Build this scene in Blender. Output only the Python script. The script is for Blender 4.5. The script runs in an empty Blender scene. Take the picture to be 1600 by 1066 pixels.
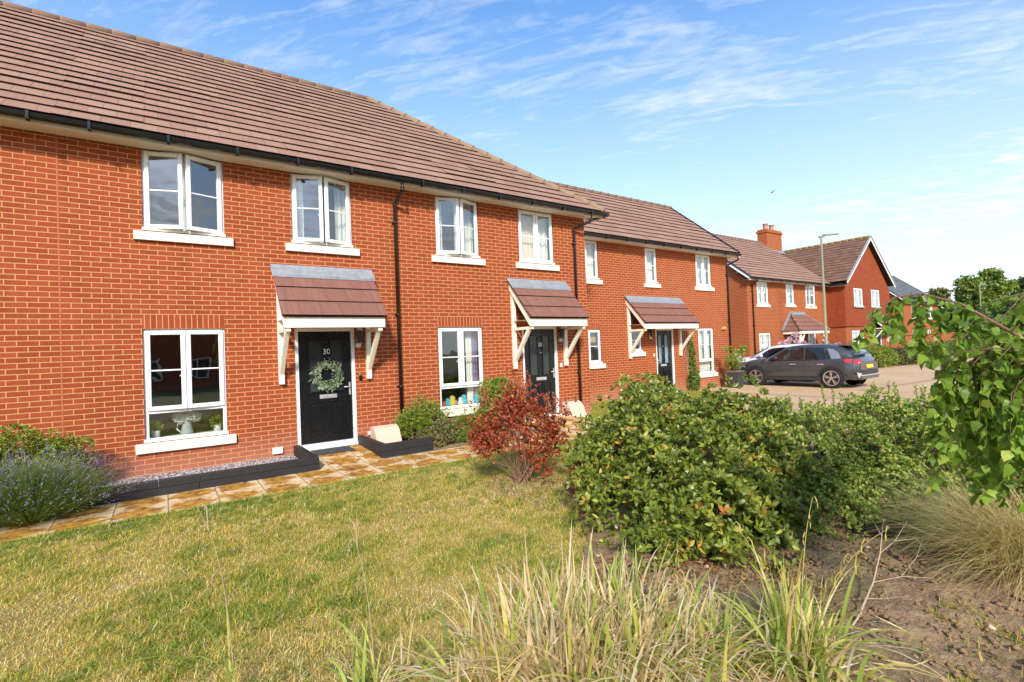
import bpy, math, random
import numpy as np
from mathutils import Vector, Matrix

# ------------------------------------------------------------------ camera, sky, sun, exposure
scene = bpy.context.scene
COL = scene.collection
CAM = np.array([0.0, -9.3004, 1.5846])
FPX, YAW, PITCH, ROLL = 780.45, 0.6085, 0.0167, -0.0382
def cam_axes():
    fw = np.array([math.sin(YAW)*math.cos(PITCH), math.cos(YAW)*math.cos(PITCH), math.sin(PITCH)])
    rt = np.array([math.cos(YAW), -math.sin(YAW), 0.0]); up = np.cross(rt, fw)
    c, s = math.cos(ROLL), math.sin(ROLL)
    return c*rt+s*up, -s*rt+c*up, fw
RT, UP, FW = cam_axes()
cd = bpy.data.cameras.new('camera'); cam = bpy.data.objects.new('camera', cd); COL.objects.link(cam)
cd.sensor_width = 36; cd.lens = FPX*36/1600; cd.clip_start = .05; cd.clip_end = 3000
cam.matrix_world = Matrix(((RT[0], UP[0], -FW[0], CAM[0]), (RT[1], UP[1], -FW[1], CAM[1]), (RT[2], UP[2], -FW[2], CAM[2]), (0, 0, 0, 1)))
scene.camera = cam
SUN_EL, SUN_A = math.radians(33), math.radians(33)     # height, and swing to the left of straight behind the camera side
SUN_STRENGTH, SKY_STRENGTH, EXPOSURE = 2.7, 0.15, 1.02
to_sun = Vector((-math.sin(SUN_A)*math.cos(SUN_EL), -math.cos(SUN_A)*math.cos(SUN_EL), math.sin(SUN_EL)))
sl = bpy.data.lights.new('sun', 'SUN'); sl.energy = SUN_STRENGTH; sl.angle = math.radians(7); sl.color = (1, .93, .82)
so = bpy.data.objects.new('sun', sl); COL.objects.link(so); so.rotation_euler = to_sun.to_track_quat('Z', 'Y').to_euler(); so.location = (-20, -30, 30)

def N(nt, typ, ins=None, **props):
    n = nt.nodes.new(typ)
    for k, v in props.items(): setattr(n, k, v)
    for k, v in (ins or {}).items():
        if isinstance(v, bpy.types.NodeSocket): nt.links.new(v, n.inputs[k])
        else: n.inputs[k].default_value = v
    return n
def math_(nt, op, a, b=0.0, c=0.0, clamp=False):
    return N(nt, 'ShaderNodeMath', {0: a, 1: b, 2: c}, operation=op, use_clamp=clamp).outputs[0]
def ramp(nt, fac, stops, interp='LINEAR'):
    r = N(nt, 'ShaderNodeValToRGB', {0: fac}); cr = r.color_ramp; cr.interpolation = interp
    while len(cr.elements) < len(stops): cr.elements.new(.5)
    for e, (p, c) in zip(cr.elements, stops): e.position = p; e.color = (*c, 1) if len(c) == 3 else c
    return r.outputs[0]
def noise(nt, vec, scale, detail=4, rough=.55, dist=0.0, out=0):
    ins = {'Scale': scale, 'Detail': detail, 'Roughness': rough, 'Distortion': dist}
    if vec is not None: ins['Vector'] = vec
    return N(nt, 'ShaderNodeTexNoise', ins).outputs[out]
def mix(nt, fac, a, b, blend='MIX'):
    m = N(nt, 'ShaderNodeMix', data_type='RGBA', blend_type=blend)
    for i, v in ((0, fac), (6, a), (7, b)):
        if isinstance(v, bpy.types.NodeSocket): nt.links.new(v, m.inputs[i])
        else: m.inputs[i].default_value = v if i == 0 else ((*v, 1) if len(v) == 3 else v)
    return m.outputs[2]

world = bpy.data.worlds.new('World'); scene.world = world; world.use_nodes = True
wt = world.node_tree; wt.nodes.clear()
sky = N(wt, 'ShaderNodeTexSky', sky_type='NISHITA', sun_disc=False, sun_elevation=SUN_EL, sun_rotation=math.pi+SUN_A, air_density=1.0, dust_density=.6, ozone_density=2.6)
dirv = N(wt, 'ShaderNodeTexCoord').outputs['Generated']
sep = N(wt, 'ShaderNodeSeparateXYZ', {0: dirv})
zc = math_(wt, 'MAXIMUM', sep.outputs[2], .0)
zz = math_(wt, 'ADD', zc, .10)
cx = math_(wt, 'DIVIDE', sep.outputs[0], zz); cy = math_(wt, 'DIVIDE', sep.outputs[1], zz)
cv = N(wt, 'ShaderNodeCombineXYZ', {0: cx, 1: cy})
cu_ = N(wt, 'ShaderNodeVectorMath', {0: cv.outputs[0], 1: (.60, -.80, 0)}, operation='DOT_PRODUCT').outputs['Value']
cw_ = N(wt, 'ShaderNodeVectorMath', {0: cv.outputs[0], 1: (.80, .60, 0)}, operation='DOT_PRODUCT').outputs['Value']
cmap = N(wt, 'ShaderNodeCombineXYZ', {0: math_(wt, 'MULTIPLY', cu_, 1.15), 1: math_(wt, 'MULTIPLY', cw_, 3.4)})
big = noise(wt, cv.outputs[0], .8, 3, .5, .3)
mid = noise(wt, cmap.outputs[0], 2.6, 7, .62, .9)
fine = noise(wt, cmap.outputs[0], 9.0, 6, .6, .5)
low = math_(wt, 'SUBTRACT', 1.0, math_(wt, 'MULTIPLY', zc, 1.7, clamp=True), clamp=True)
lowp = math_(wt, 'POWER', low, 1.3)
veil = math_(wt, 'MULTIPLY_ADD', lowp, .92, .04)
cov = math_(wt, 'ADD', math_(wt, 'MULTIPLY_ADD', mid, .75, math_(wt, 'MULTIPLY', big, .75)), math_(wt, 'MULTIPLY_ADD', fine, .34, math_(wt, 'MULTIPLY', lowp, .40)))
wisp = N(wt, 'ShaderNodeMapRange', {0: cov, 1: .90, 2: 1.36, 3: 0.0, 4: .85}).outputs[0]
rip = N(wt, 'ShaderNodeMapRange', {0: noise(wt, cmap.outputs[0], 5.5, 5, .55, .4), 1: .40, 2: .66, 3: .12, 4: 1.0}).outputs[0]
off = N(wt, 'ShaderNodeVectorMath', {0: cv.outputs[0], 1: (3.1, 1.7, 0)}, operation='ADD').outputs[0]
bank = N(wt, 'ShaderNodeMapRange', {0: noise(wt, off, .55, 3, .5, .4), 1: .42, 2: .62, 3: 0.0, 4: .92}).outputs[0]
bank = math_(wt, 'MULTIPLY', bank, N(wt, 'ShaderNodeMapRange', {0: zc, 1: .46, 2: .24, 3: .10, 4: 1.0}).outputs[0])
cl = math_(wt, 'MAXIMUM', math_(wt, 'ADD', wisp, math_(wt, 'MULTIPLY', rip, bank)), veil, clamp=True)
hs = N(wt, 'ShaderNodeHueSaturation', {'Saturation': 1.22, 'Value': 1.0, 'Color': sky.outputs[0]})
skyc = mix(wt, cl, hs.outputs[0], (3.25, 3.45, 3.6))
bg = N(wt, 'ShaderNodeBackground', {0: skyc, 1: SKY_STRENGTH})
wo = N(wt, 'ShaderNodeOutputWorld', {0: bg.outputs[0]})
vs = scene.view_settings; vs.view_transform = 'Standard'; vs.look = 'None'; vs.gamma = 1; vs.exposure = EXPOSURE

# ------------------------------------------------------------------ helpers
rng = np.random.default_rng(7); random.seed(7)
G = -0.13                                              # level of the paths and lawn; door thresholds are at 0
ORG = {}
def S(r, g, b):
    f = lambda c: (c/255/12.92) if c/255 <= .04045 else ((c/255+.055)/1.055)**2.4
    return (f(r), f(g), f(b))
def setp(o, label=None, cat=None, group=None, kind=None):
    if label: o['label'] = label
    if cat: o['category'] = cat
    if group: o['group'] = group
    if kind: o['kind'] = kind
    return o
def thing(name, loc, label, cat, group=None):
    o = bpy.data.objects.new(name, None); COL.objects.link(o); o.location = loc; o.empty_display_size = .2
    ORG[o] = np.array(loc, float); return setp(o, label, cat, group)
def link(name, me, parent=None, org=(0, 0, 0), label=None, cat=None, group=None, kind=None):
    o = bpy.data.objects.new(name, me); COL.objects.link(o)
    if parent is not None: o.parent = parent; ORG[o] = ORG[parent]
    else: o.location = org; ORG[o] = np.array(org, float)
    return setp(o, label, cat, group, kind)
def kids(o): return [c for c in o.children]
def copy_tree(o, parent=None):
    c = o.copy(); COL.objects.link(c)
    if parent is not None: c.parent = parent
    for ch in kids(o): copy_tree(ch, c)
    return c
def nrm(v): v = np.asarray(v, float); return v/max(np.linalg.norm(v), 1e-9)
class MB:
    def __init__(s): s.v = []; s.f = []; s.m = []; s.uv = {}; s.mi = 0; s.sm = set()
    def face(s, pts, uv=None, smooth=False):
        i = len(s.v); s.v += [tuple(map(float, p)) for p in pts]; s.f.append(tuple(range(i, i+len(pts)))); s.m.append(s.mi)
        if uv: s.uv[len(s.f)-1] = uv
        if smooth: s.sm.add(len(s.f)-1)
    def box(s, x0, x1, y0, y1, z0, z1):
        s.hexa([(x0, y0, z0), (x1, y0, z0), (x1, y1, z0), (x0, y1, z0), (x0, y0, z1), (x1, y0, z1), (x1, y1, z1), (x0, y1, z1)])
    def hexa(s, p):
        i = len(s.v); s.v += [tuple(map(float, q)) for q in p]
        for q in ((0, 3, 2, 1), (4, 5, 6, 7), (0, 1, 5, 4), (1, 2, 6, 5), (2, 3, 7, 6), (3, 0, 4, 7)):
            s.f.append(tuple(i+k for k in q)); s.m.append(s.mi)
    def bar(s, a, b, w, d, up=(0, 0, 1)):              # rectangular bar from a to b, w across, d along 'up'
        a, b = np.array(a, float), np.array(b, float); t = nrm(b-a); x = nrm(np.cross(t, up)); y = np.cross(x, t)
        c = [a-x*w/2-y*d/2, a+x*w/2-y*d/2, a+x*w/2+y*d/2, a-x*w/2+y*d/2]
        s.hexa(c[:4]+[q+(b-a) for q in c])
    def tube(s, pts, r, n=8, cap=True):
        pts = [np.array(p, float) for p in pts]; rs = r if hasattr(r, '__len__') else [r]*len(pts)
        base = len(s.v); ref = np.array([0, 0, 1.0])
        for k, p in enumerate(pts):
            t = nrm(pts[min(k+1, len(pts)-1)]-pts[max(k-1, 0)])
            x = np.cross(t, ref); x = nrm(np.cross(t, (1, 0, 0))) if np.linalg.norm(x) < .1 else nrm(x); y = np.cross(t, x)
            for j in range(n):
                a = 2*math.pi*j/n; s.v.append(tuple(p+rs[k]*(x*math.cos(a)+y*math.sin(a))))
        for k in range(len(pts)-1):
            for j in range(n):
                s.f.append((base+k*n+j, base+k*n+(j+1) % n, base+(k+1)*n+(j+1) % n, base+(k+1)*n+j)); s.m.append(s.mi); s.sm.add(len(s.f)-1)
        if cap:
            s.f.append(tuple(base+j for j in range(n-1, -1, -1))); s.m.append(s.mi)
            s.f.append(tuple(base+(len(pts)-1)*n+j for j in range(n))); s.m.append(s.mi)
    def lathe(s, c, prof, n=16):
        base = len(s.v)
        for r, z in prof:
            for j in range(n): a = 2*math.pi*j/n; s.v.append((c[0]+r*math.cos(a), c[1]+r*math.sin(a), c[2]+z))
        for k in range(len(prof)-1):
            for j in range(n):
                s.f.append((base+k*n+j, base+k*n+(j+1) % n, base+(k+1)*n+(j+1) % n, base+(k+1)*n+j)); s.m.append(s.mi); s.sm.add(len(s.f)-1)
    def prism(s, poly, ax, a0, a1):                    # polygon extruded along axis ax (0 x, 1 y, 2 z)
        def P(q, t): l = list(q); l.insert(ax, t); return tuple(l)
        n = len(poly); s.face([P(q, a0) for q in poly]); s.face([P(q, a1) for q in reversed(poly)])
        for k in range(n): s.face([P(poly[k], a0), P(poly[k], a1), P(poly[(k+1) % n], a1), P(poly[(k+1) % n], a0)])
    def ring(s, x0, x1, z0, z1, w, y0, y1):            # rectangular frame in the XZ plane
        s.box(x0, x0+w, y0, y1, z0, z1); s.box(x1-w, x1, y0, y1, z0, z1)
        s.box(x0+w, x1-w, y0, y1, z0, z0+w); s.box(x0+w, x1-w, y0, y1, z1-w, z1)
    def rot(s, i0, piv, ang):                          # turn verts from i0 on about a vertical axis
        c, n = math.cos(ang), math.sin(ang)
        for i in range(i0, len(s.v)):
            x, y, z = s.v[i]; dx, dy = x-piv[0], y-piv[1]; s.v[i] = (piv[0]+c*dx-n*dy, piv[1]+n*dx+c*dy, z)
    def build(s, name, mat, parent=None, org=None, bevel=0, **kw):
        o0 = ORG[parent] if parent is not None else np.array(org if org is not None else (0, 0, 0), float)
        me = bpy.data.meshes.new(name); me.from_pydata([tuple(np.array(p)-o0) for p in s.v], [], s.f)
        for m in (mat if isinstance(mat, (list, tuple)) else [mat]): me.materials.append(m)
        if any(s.m): me.polygons.foreach_set('material_index', s.m)
        if s.sm: me.polygons.foreach_set('use_smooth', [k in s.sm for k in range(len(s.f))])
        if s.uv:
            ul = me.uv_layers.new(name='UVMap')
            for k, u in s.uv.items():
                for li, c in zip(me.polygons[k].loop_indices, u): ul.data[li].uv = c
        me.update()
        o = link(name, me, parent, o0, **kw)
        if bevel:
            b = o.modifiers.new('bevel', 'BEVEL'); b.width = bevel; b.segments = 2; b.limit_method = 'ANGLE'; b.angle_limit = math.radians(50)
        return o
def tri_mesh(name, V, F, tint, mats, parent=None, org=(0, 0, 0), mi=None, **kw):
    V = np.asarray(V, np.float32); F = np.asarray(F, np.int32); o0 = ORG[parent] if parent is not None else np.array(org, float)
    me = bpy.data.meshes.new(name); me.vertices.add(len(V)); me.vertices.foreach_set('co', (V-o0.astype(np.float32)).ravel())
    me.loops.add(F.size); me.loops.foreach_set('vertex_index', F.ravel())
    me.polygons.add(len(F)); me.polygons.foreach_set('loop_start', np.arange(len(F), dtype=np.int32)*3)
    for m in (mats if isinstance(mats, (list, tuple)) else [mats]): me.materials.append(m)
    if mi is not None: me.polygons.foreach_set('material_index', np.asarray(mi, np.int32))
    if tint is not None:
        a = me.attributes.new('tint', 'FLOAT', 'POINT'); a.data.foreach_set('value', np.asarray(tint, np.float32))
    me.update(calc_edges=True)
    return link(name, me, parent, o0, **kw)

# ------------------------------------------------------------------ materials
def new_mat(name):
    m = bpy.data.materials.new(name); m.use_nodes = True; nt = m.node_tree
    return m, nt, nt.nodes['Principled BSDF']
def L(nt, a, b): nt.links.new(a, b)
def plain(name, col, rough=.5, var=.12, scale=6, metal=0, spec=.5, bump=0, coat=0):
    m, nt, p = new_mat(name); pos = N(nt, 'ShaderNodeNewGeometry').outputs[0]
    n = noise(nt, pos, scale, 5, .6)
    L(nt, mix(nt, n, tuple(c*(1-var) for c in col), tuple(min(1, c*(1+var)) for c in col)), p.inputs['Base Color'])
    L(nt, math_(nt, 'MULTIPLY_ADD', n, .2, rough-.1), p.inputs['Roughness'])
    p.inputs['Metallic'].default_value = metal; p.inputs['Specular IOR Level'].default_value = spec; p.inputs['Coat Weight'].default_value = coat
    if bump: L(nt, N(nt, 'ShaderNodeBump', {'Height': noise(nt, pos, scale*8, 4), 'Strength': bump, 'Distance': .01}).outputs[0], p.inputs['Normal'])
    return m
def brick_mat(name, c1, c2, mort, soldier=False, hung=False):
    m, nt, p = new_mat(name); geo = N(nt, 'ShaderNodeNewGeometry'); s = N(nt, 'ShaderNodeSeparateXYZ', {0: geo.outputs['Position']})
    nn = N(nt, 'ShaderNodeSeparateXYZ', {0: geo.outputs['True Normal']})
    side = math_(nt, 'GREATER_THAN', math_(nt, 'ABSOLUTE', nn.outputs[0]), .6)
    u = N(nt, 'ShaderNodeMix', {0: side, 2: s.outputs[0], 3: s.outputs[1]}).outputs[0]
    u = math_(nt, 'ADD', u, 50.0); v = math_(nt, 'ADD', s.outputs[2], 15.0)
    if soldier: vec = N(nt, 'ShaderNodeCombineXYZ', {0: math_(nt, 'ADD', v, -2.1-15+22.5), 1: math_(nt, 'ADD', u, .261)})
    else: vec = N(nt, 'ShaderNodeCombineXYZ', {0: u, 1: v})
    if hung: ins = {'Brick Width': .165, 'Row Height': .10, 'Mortar Size': .006, 'Mortar Smooth': .3}
    else: ins = {'Brick Width': .225, 'Row Height': .075, 'Mortar Size': .0062, 'Mortar Smooth': .15}
    b = N(nt, 'ShaderNodeTexBrick', {'Vector': vec.outputs[0], 'Color1': (0, 0, 0, 1), 'Color2': (1, 1, 1, 1), 'Mortar': (.5, .5, .5, 1), 'Scale': 1.0, 'Bias': 0.0, **ins}, offset=0.0 if soldier else .5)
    pos = geo.outputs['Position']
    per = math_(nt, 'MULTIPLY_ADD', noise(nt, pos, 45, 4, .65), .75, math_(nt, 'MULTIPLY', b.outputs[0], .30))
    col = ramp(nt, per, [(.25, c1), (.62, c2), (.85, tuple(x*.70 for x in c2))])
    # weathering: pale bloom low on the wall and soft large patches
    big = noise(nt, pos, .9, 5, .6)
    col = mix(nt, math_(nt, 'MULTIPLY', big, .35), col, tuple(x*.72 for x in c1))
    stv = N(nt, 'ShaderNodeCombineXYZ', {0: math_(nt, 'MULTIPLY', u, 5.0), 1: math_(nt, 'MULTIPLY', v, .35)})
    stk = ramp(nt, noise(nt, stv.outputs[0], 1.0, 6, .7), [(.50, (0, 0, 0)), (.78, (.55, .55, .55))]); col = mix(nt, stk, col, tuple(x*.55 for x in c2))
    lowz = N(nt, 'ShaderNodeMapRange', {0: s.outputs[2], 1: .42, 2: -.12, 3: 0.0, 4: .60}).outputs[0]
    bloom = math_(nt, 'MULTIPLY', lowz, noise(nt, pos, 5, 5, .7))
    col = mix(nt, bloom, col, (.62, .34, .26))
    mcol = mix(nt, noise(nt, pos, 14, 4), tuple(x*.85 for x in mort), mort)
    fac = b.outputs[1]
    if hung: mcol = (c1[0]*.25, c1[1]*.2, c1[2]*.2)
    L(nt, mix(nt, fac, col, mcol), p.inputs['Base Color'])
    p.inputs['Roughness'].default_value = .86; p.inputs['Specular IOR Level'].default_value = .25
    hgt = math_(nt, 'SUBTRACT', math_(nt, 'MULTIPLY', noise(nt, pos, 120, 3), .35), fac)
    L(nt, N(nt, 'ShaderNodeBump', {'Height': hgt, 'Strength': .55, 'Distance': .006}).outputs[0], p.inputs['Normal'])
    return m
def tile_mat(name, c1, c2, c3, gauge=.32, width=.33, streak=.3, tv=.32):
    m, nt, p = new_mat(name); uv = N(nt, 'ShaderNodeUVMap').outputs[0]; pos = N(nt, 'ShaderNodeNewGeometry').outputs[0]
    b = N(nt, 'ShaderNodeTexBrick', {'Vector': uv, 'Color1': (0, 0, 0, 1), 'Color2': (1, 1, 1, 1), 'Mortar': (.5, .5, .5, 1), 'Scale': 1.0, 'Mortar Size': .0035, 'Mortar Smooth': .2, 'Brick Width': width, 'Row Height': gauge})
    st = N(nt, 'ShaderNodeMapping', {0: uv, 3: (14, 1.2, 1)})
    f = math_(nt, 'ADD', math_(nt, 'MULTIPLY', b.outputs[0], tv), math_(nt, 'ADD', math_(nt, 'MULTIPLY_ADD', noise(nt, st.outputs[0], 1.0, 4), streak, .06), math_(nt, 'MULTIPLY', noise(nt, pos, 30, 5, .7), .35)))
    col = ramp(nt, f, [(.25, c1), (.55, c2), (.85, c3)])
    col = mix(nt, math_(nt, 'MULTIPLY', noise(nt, pos, .8, 4), .4), col, tuple(x*.7 for x in c2))
    L(nt, mix(nt, math_(nt, 'MULTIPLY', b.outputs[1], .8), col, tuple(x*.2 for x in c2)), p.inputs['Base Color'])
    p.inputs['Roughness'].default_value = .72; p.inputs['Specular IOR Level'].default_value = .35
    L(nt, N(nt, 'ShaderNodeBump', {'Height': noise(nt, pos, 140, 3), 'Strength': .25, 'Distance': .004}).outputs[0], p.inputs['Normal'])
    return m
def glass_mat(name, tint=(.95, .97, .96), ior=1.5, boost=1.0):
    m, nt, p = new_mat(name); nt.nodes.remove(p); out = nt.nodes['Material Output']
    gm = N(nt, 'ShaderNodeNewGeometry'); dp = N(nt, 'ShaderNodeVectorMath', {0: gm.outputs['Normal'], 1: gm.outputs['Incoming']}, operation='DOT_PRODUCT').outputs['Value']
    sch = math_(nt, 'POWER', math_(nt, 'SUBTRACT', 1.0, math_(nt, 'ABSOLUTE', dp), clamp=True), 5.0)
    fr = math_(nt, 'MULTIPLY_ADD', sch, .95*boost, .05*boost, clamp=True)
    pos = N(nt, 'ShaderNodeNewGeometry').outputs[0]
    bp = N(nt, 'ShaderNodeBump', {'Height': noise(nt, pos, 1.6, 2), 'Strength': .05, 'Distance': .05}).outputs[0]
    t = N(nt, 'ShaderNodeBsdfTransparent', {0: (*tint, 1)}); g = N(nt, 'ShaderNodeBsdfGlossy', {0: (.95, .97, 1, 1), 'Roughness': .015, 'Normal': bp})
    x = N(nt, 'ShaderNodeMixShader', {0: fr, 1: t.outputs[0], 2: g.outputs[0]}); L(nt, x.outputs[0], out.inputs[0]); return m
def leaf_mat(name, stops, trans=.28, rough=.42, spec=.45):
    m, nt, p = new_mat(name); out = nt.nodes['Material Output']
    a = N(nt, 'ShaderNodeAttribute', attribute_name='tint').outputs['Fac']; pos = N(nt, 'ShaderNodeNewGeometry').outputs[0]
    col = ramp(nt, a, stops); col = mix(nt, math_(nt, 'MULTIPLY', noise(nt, pos, 60, 3), .35), col, tuple(c*.6 for c in stops[len(stops)//2][1]))
    L(nt, col, p.inputs['Base Color']); p.inputs['Roughness'].default_value = rough; p.inputs['Specular IOR Level'].default_value = spec
    tr = N(nt, 'ShaderNodeBsdfTranslucent', {0: mix(nt, .5, col, (.30, .36, .03), 'SCREEN') if False else col})
    x = N(nt, 'ShaderNodeMixShader', {0: trans, 1: p.outputs[0], 2: tr.outputs[0]}); L(nt, x.outputs[0], out.inputs[0]); return m

BR1, BR2, MORT = (.370, .078, .026), (.295, .052, .018), (.58, .31, .125)
M = {}
M['brick'] = brick_mat('red_brick', BR1, BR2, MORT)
M['soldier'] = brick_mat('soldier_brick', tuple(c*1.05 for c in BR1), BR2, MORT, soldier=True)
M['hung'] = brick_mat('hung_tile', (.37, .085, .030), (.29, .058, .021), MORT, hung=True)
M['roof'] = tile_mat('roof_tile', (.40, .240, .168), (.335, .188, .128), (.265, .140, .096))
M['roofb'] = tile_mat('brown_roof_tile', (.27, .15, .095), (.20, .105, .066), (.14, .068, .044))
M['canopytile'] = tile_mat('canopy_tile', (.40, .22, .16), (.28, .125, .090), (.21, .095, .070), gauge=.36, streak=1.0, tv=.12)
M['slate'] = tile_mat('slate', (.17, .18, .19), (.14, .15, .16), (.10, .11, .12))
M['lichen'] = plain('yellow_lichen', (.40, .27, .045), .9, .4, 40)
M['edge'] = plain('shade_dirt_tile_edge', (.035, .018, .013), .9, .4, 12)  # near-black riser colour paints in the shadow under each tile lip, plus dirt
M['ridge'] = plain('ridge_tile', (.235, .145, .095), .85, .35, 9, bump=.3)
M['upvc'] = plain('white_upvc', (.84, .84, .83), .28, .03, 3)
M['cream'] = plain('cream_paint', (.86, .80, .66), .45, .05, 5, bump=.05)
M['stone'] = plain('cream_stone', (.80, .73, .58), .8, .09, 18, bump=.2)
M['soffit'] = plain('cream_soffit', (.74, .69, .58), .5, .05, 3)
M['black'] = plain('black_upvc', (.012, .012, .013), .22, .2, 5)
M['pipe'] = plain('brown_black_pipe', (.022, .012, .010), .25, .2, 5)
M['door'] = plain('black_door', (.0060, .0068, .0090), .27, .2, 30, bump=.04)
M['chrome'] = plain('chrome', (.62, .62, .61), .28, .08, 12, metal=.55)
M['lead'] = plain('lead', (.28, .30, .325), .55, .48, 11, metal=.15, bump=.15)
M['glass'] = glass_mat('window_glass', boost=2.3); M['frost'] = plain('frosted_glass', (.035, .045, .042), .12, .5, 14)
M['bluefrost'] = plain('pale_frosted_glass', (.16, .24, .27), .15, .3, 6)
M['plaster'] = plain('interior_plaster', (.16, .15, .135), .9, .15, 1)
M['net'] = plain('net_curtain', (.78, .76, .70), .9, .06, 20)
M['blind'] = plain('pleated_blind', (.80, .66, .52), .8, .08, 6)
M['purple'] = plain('purple_curtain', (.28, .16, .34), .9, .15, 12)
M['teal'] = plain('teal_curtain', (.02, .12, .12), .9, .15, 12)
M['bamboo'] = plain('bamboo_blind', (.55, .33, .10), .8, .15, 30)
M['white'] = plain('white_plastic', (.80, .79, .76), .4, .04, 6)
M['digit'] = plain('white_digits', (.85, .85, .85), .35, .02, 6)
M['sleeper'] = plain('black_painted_timber', (.016, .015, .017), .6, .5, 9, bump=.5)
M['gravel'] = plain('slate_chippings', (.26, .21, .22), .8, .4, 60, bump=.5)
M['meter'] = plain('beige_meter_plastic', (.70, .47, .35), .6, .12, 20, bump=.1)
M['rubber'] = plain('rubber', (.012, .012, .012), .8, .3, 20)
M['mat'] = plain('door_mat', (.055, .056, .06), .95, .4, 90, bump=.5)
M['galv'] = plain('galvanised_steel', (.27, .27, .17), .5, .12, 5, metal=.25)
M['wood'] = plain('grey_brown_bark', (.13, .085, .055), .85, .4, 40, bump=.5)
M['twig'] = plain('pale_twig', (.46, .33, .22), .8, .25, 40)
M['redtwig'] = plain('reddish_twig', (.24, .13, .08), .8, .3, 40)
M['timber'] = plain('trellis_timber', (.40, .28, .16), .8, .2, 30)
M['planterm'] = plain('charcoal_planter', (.045, .045, .050), .6, .25, 12)

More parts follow.
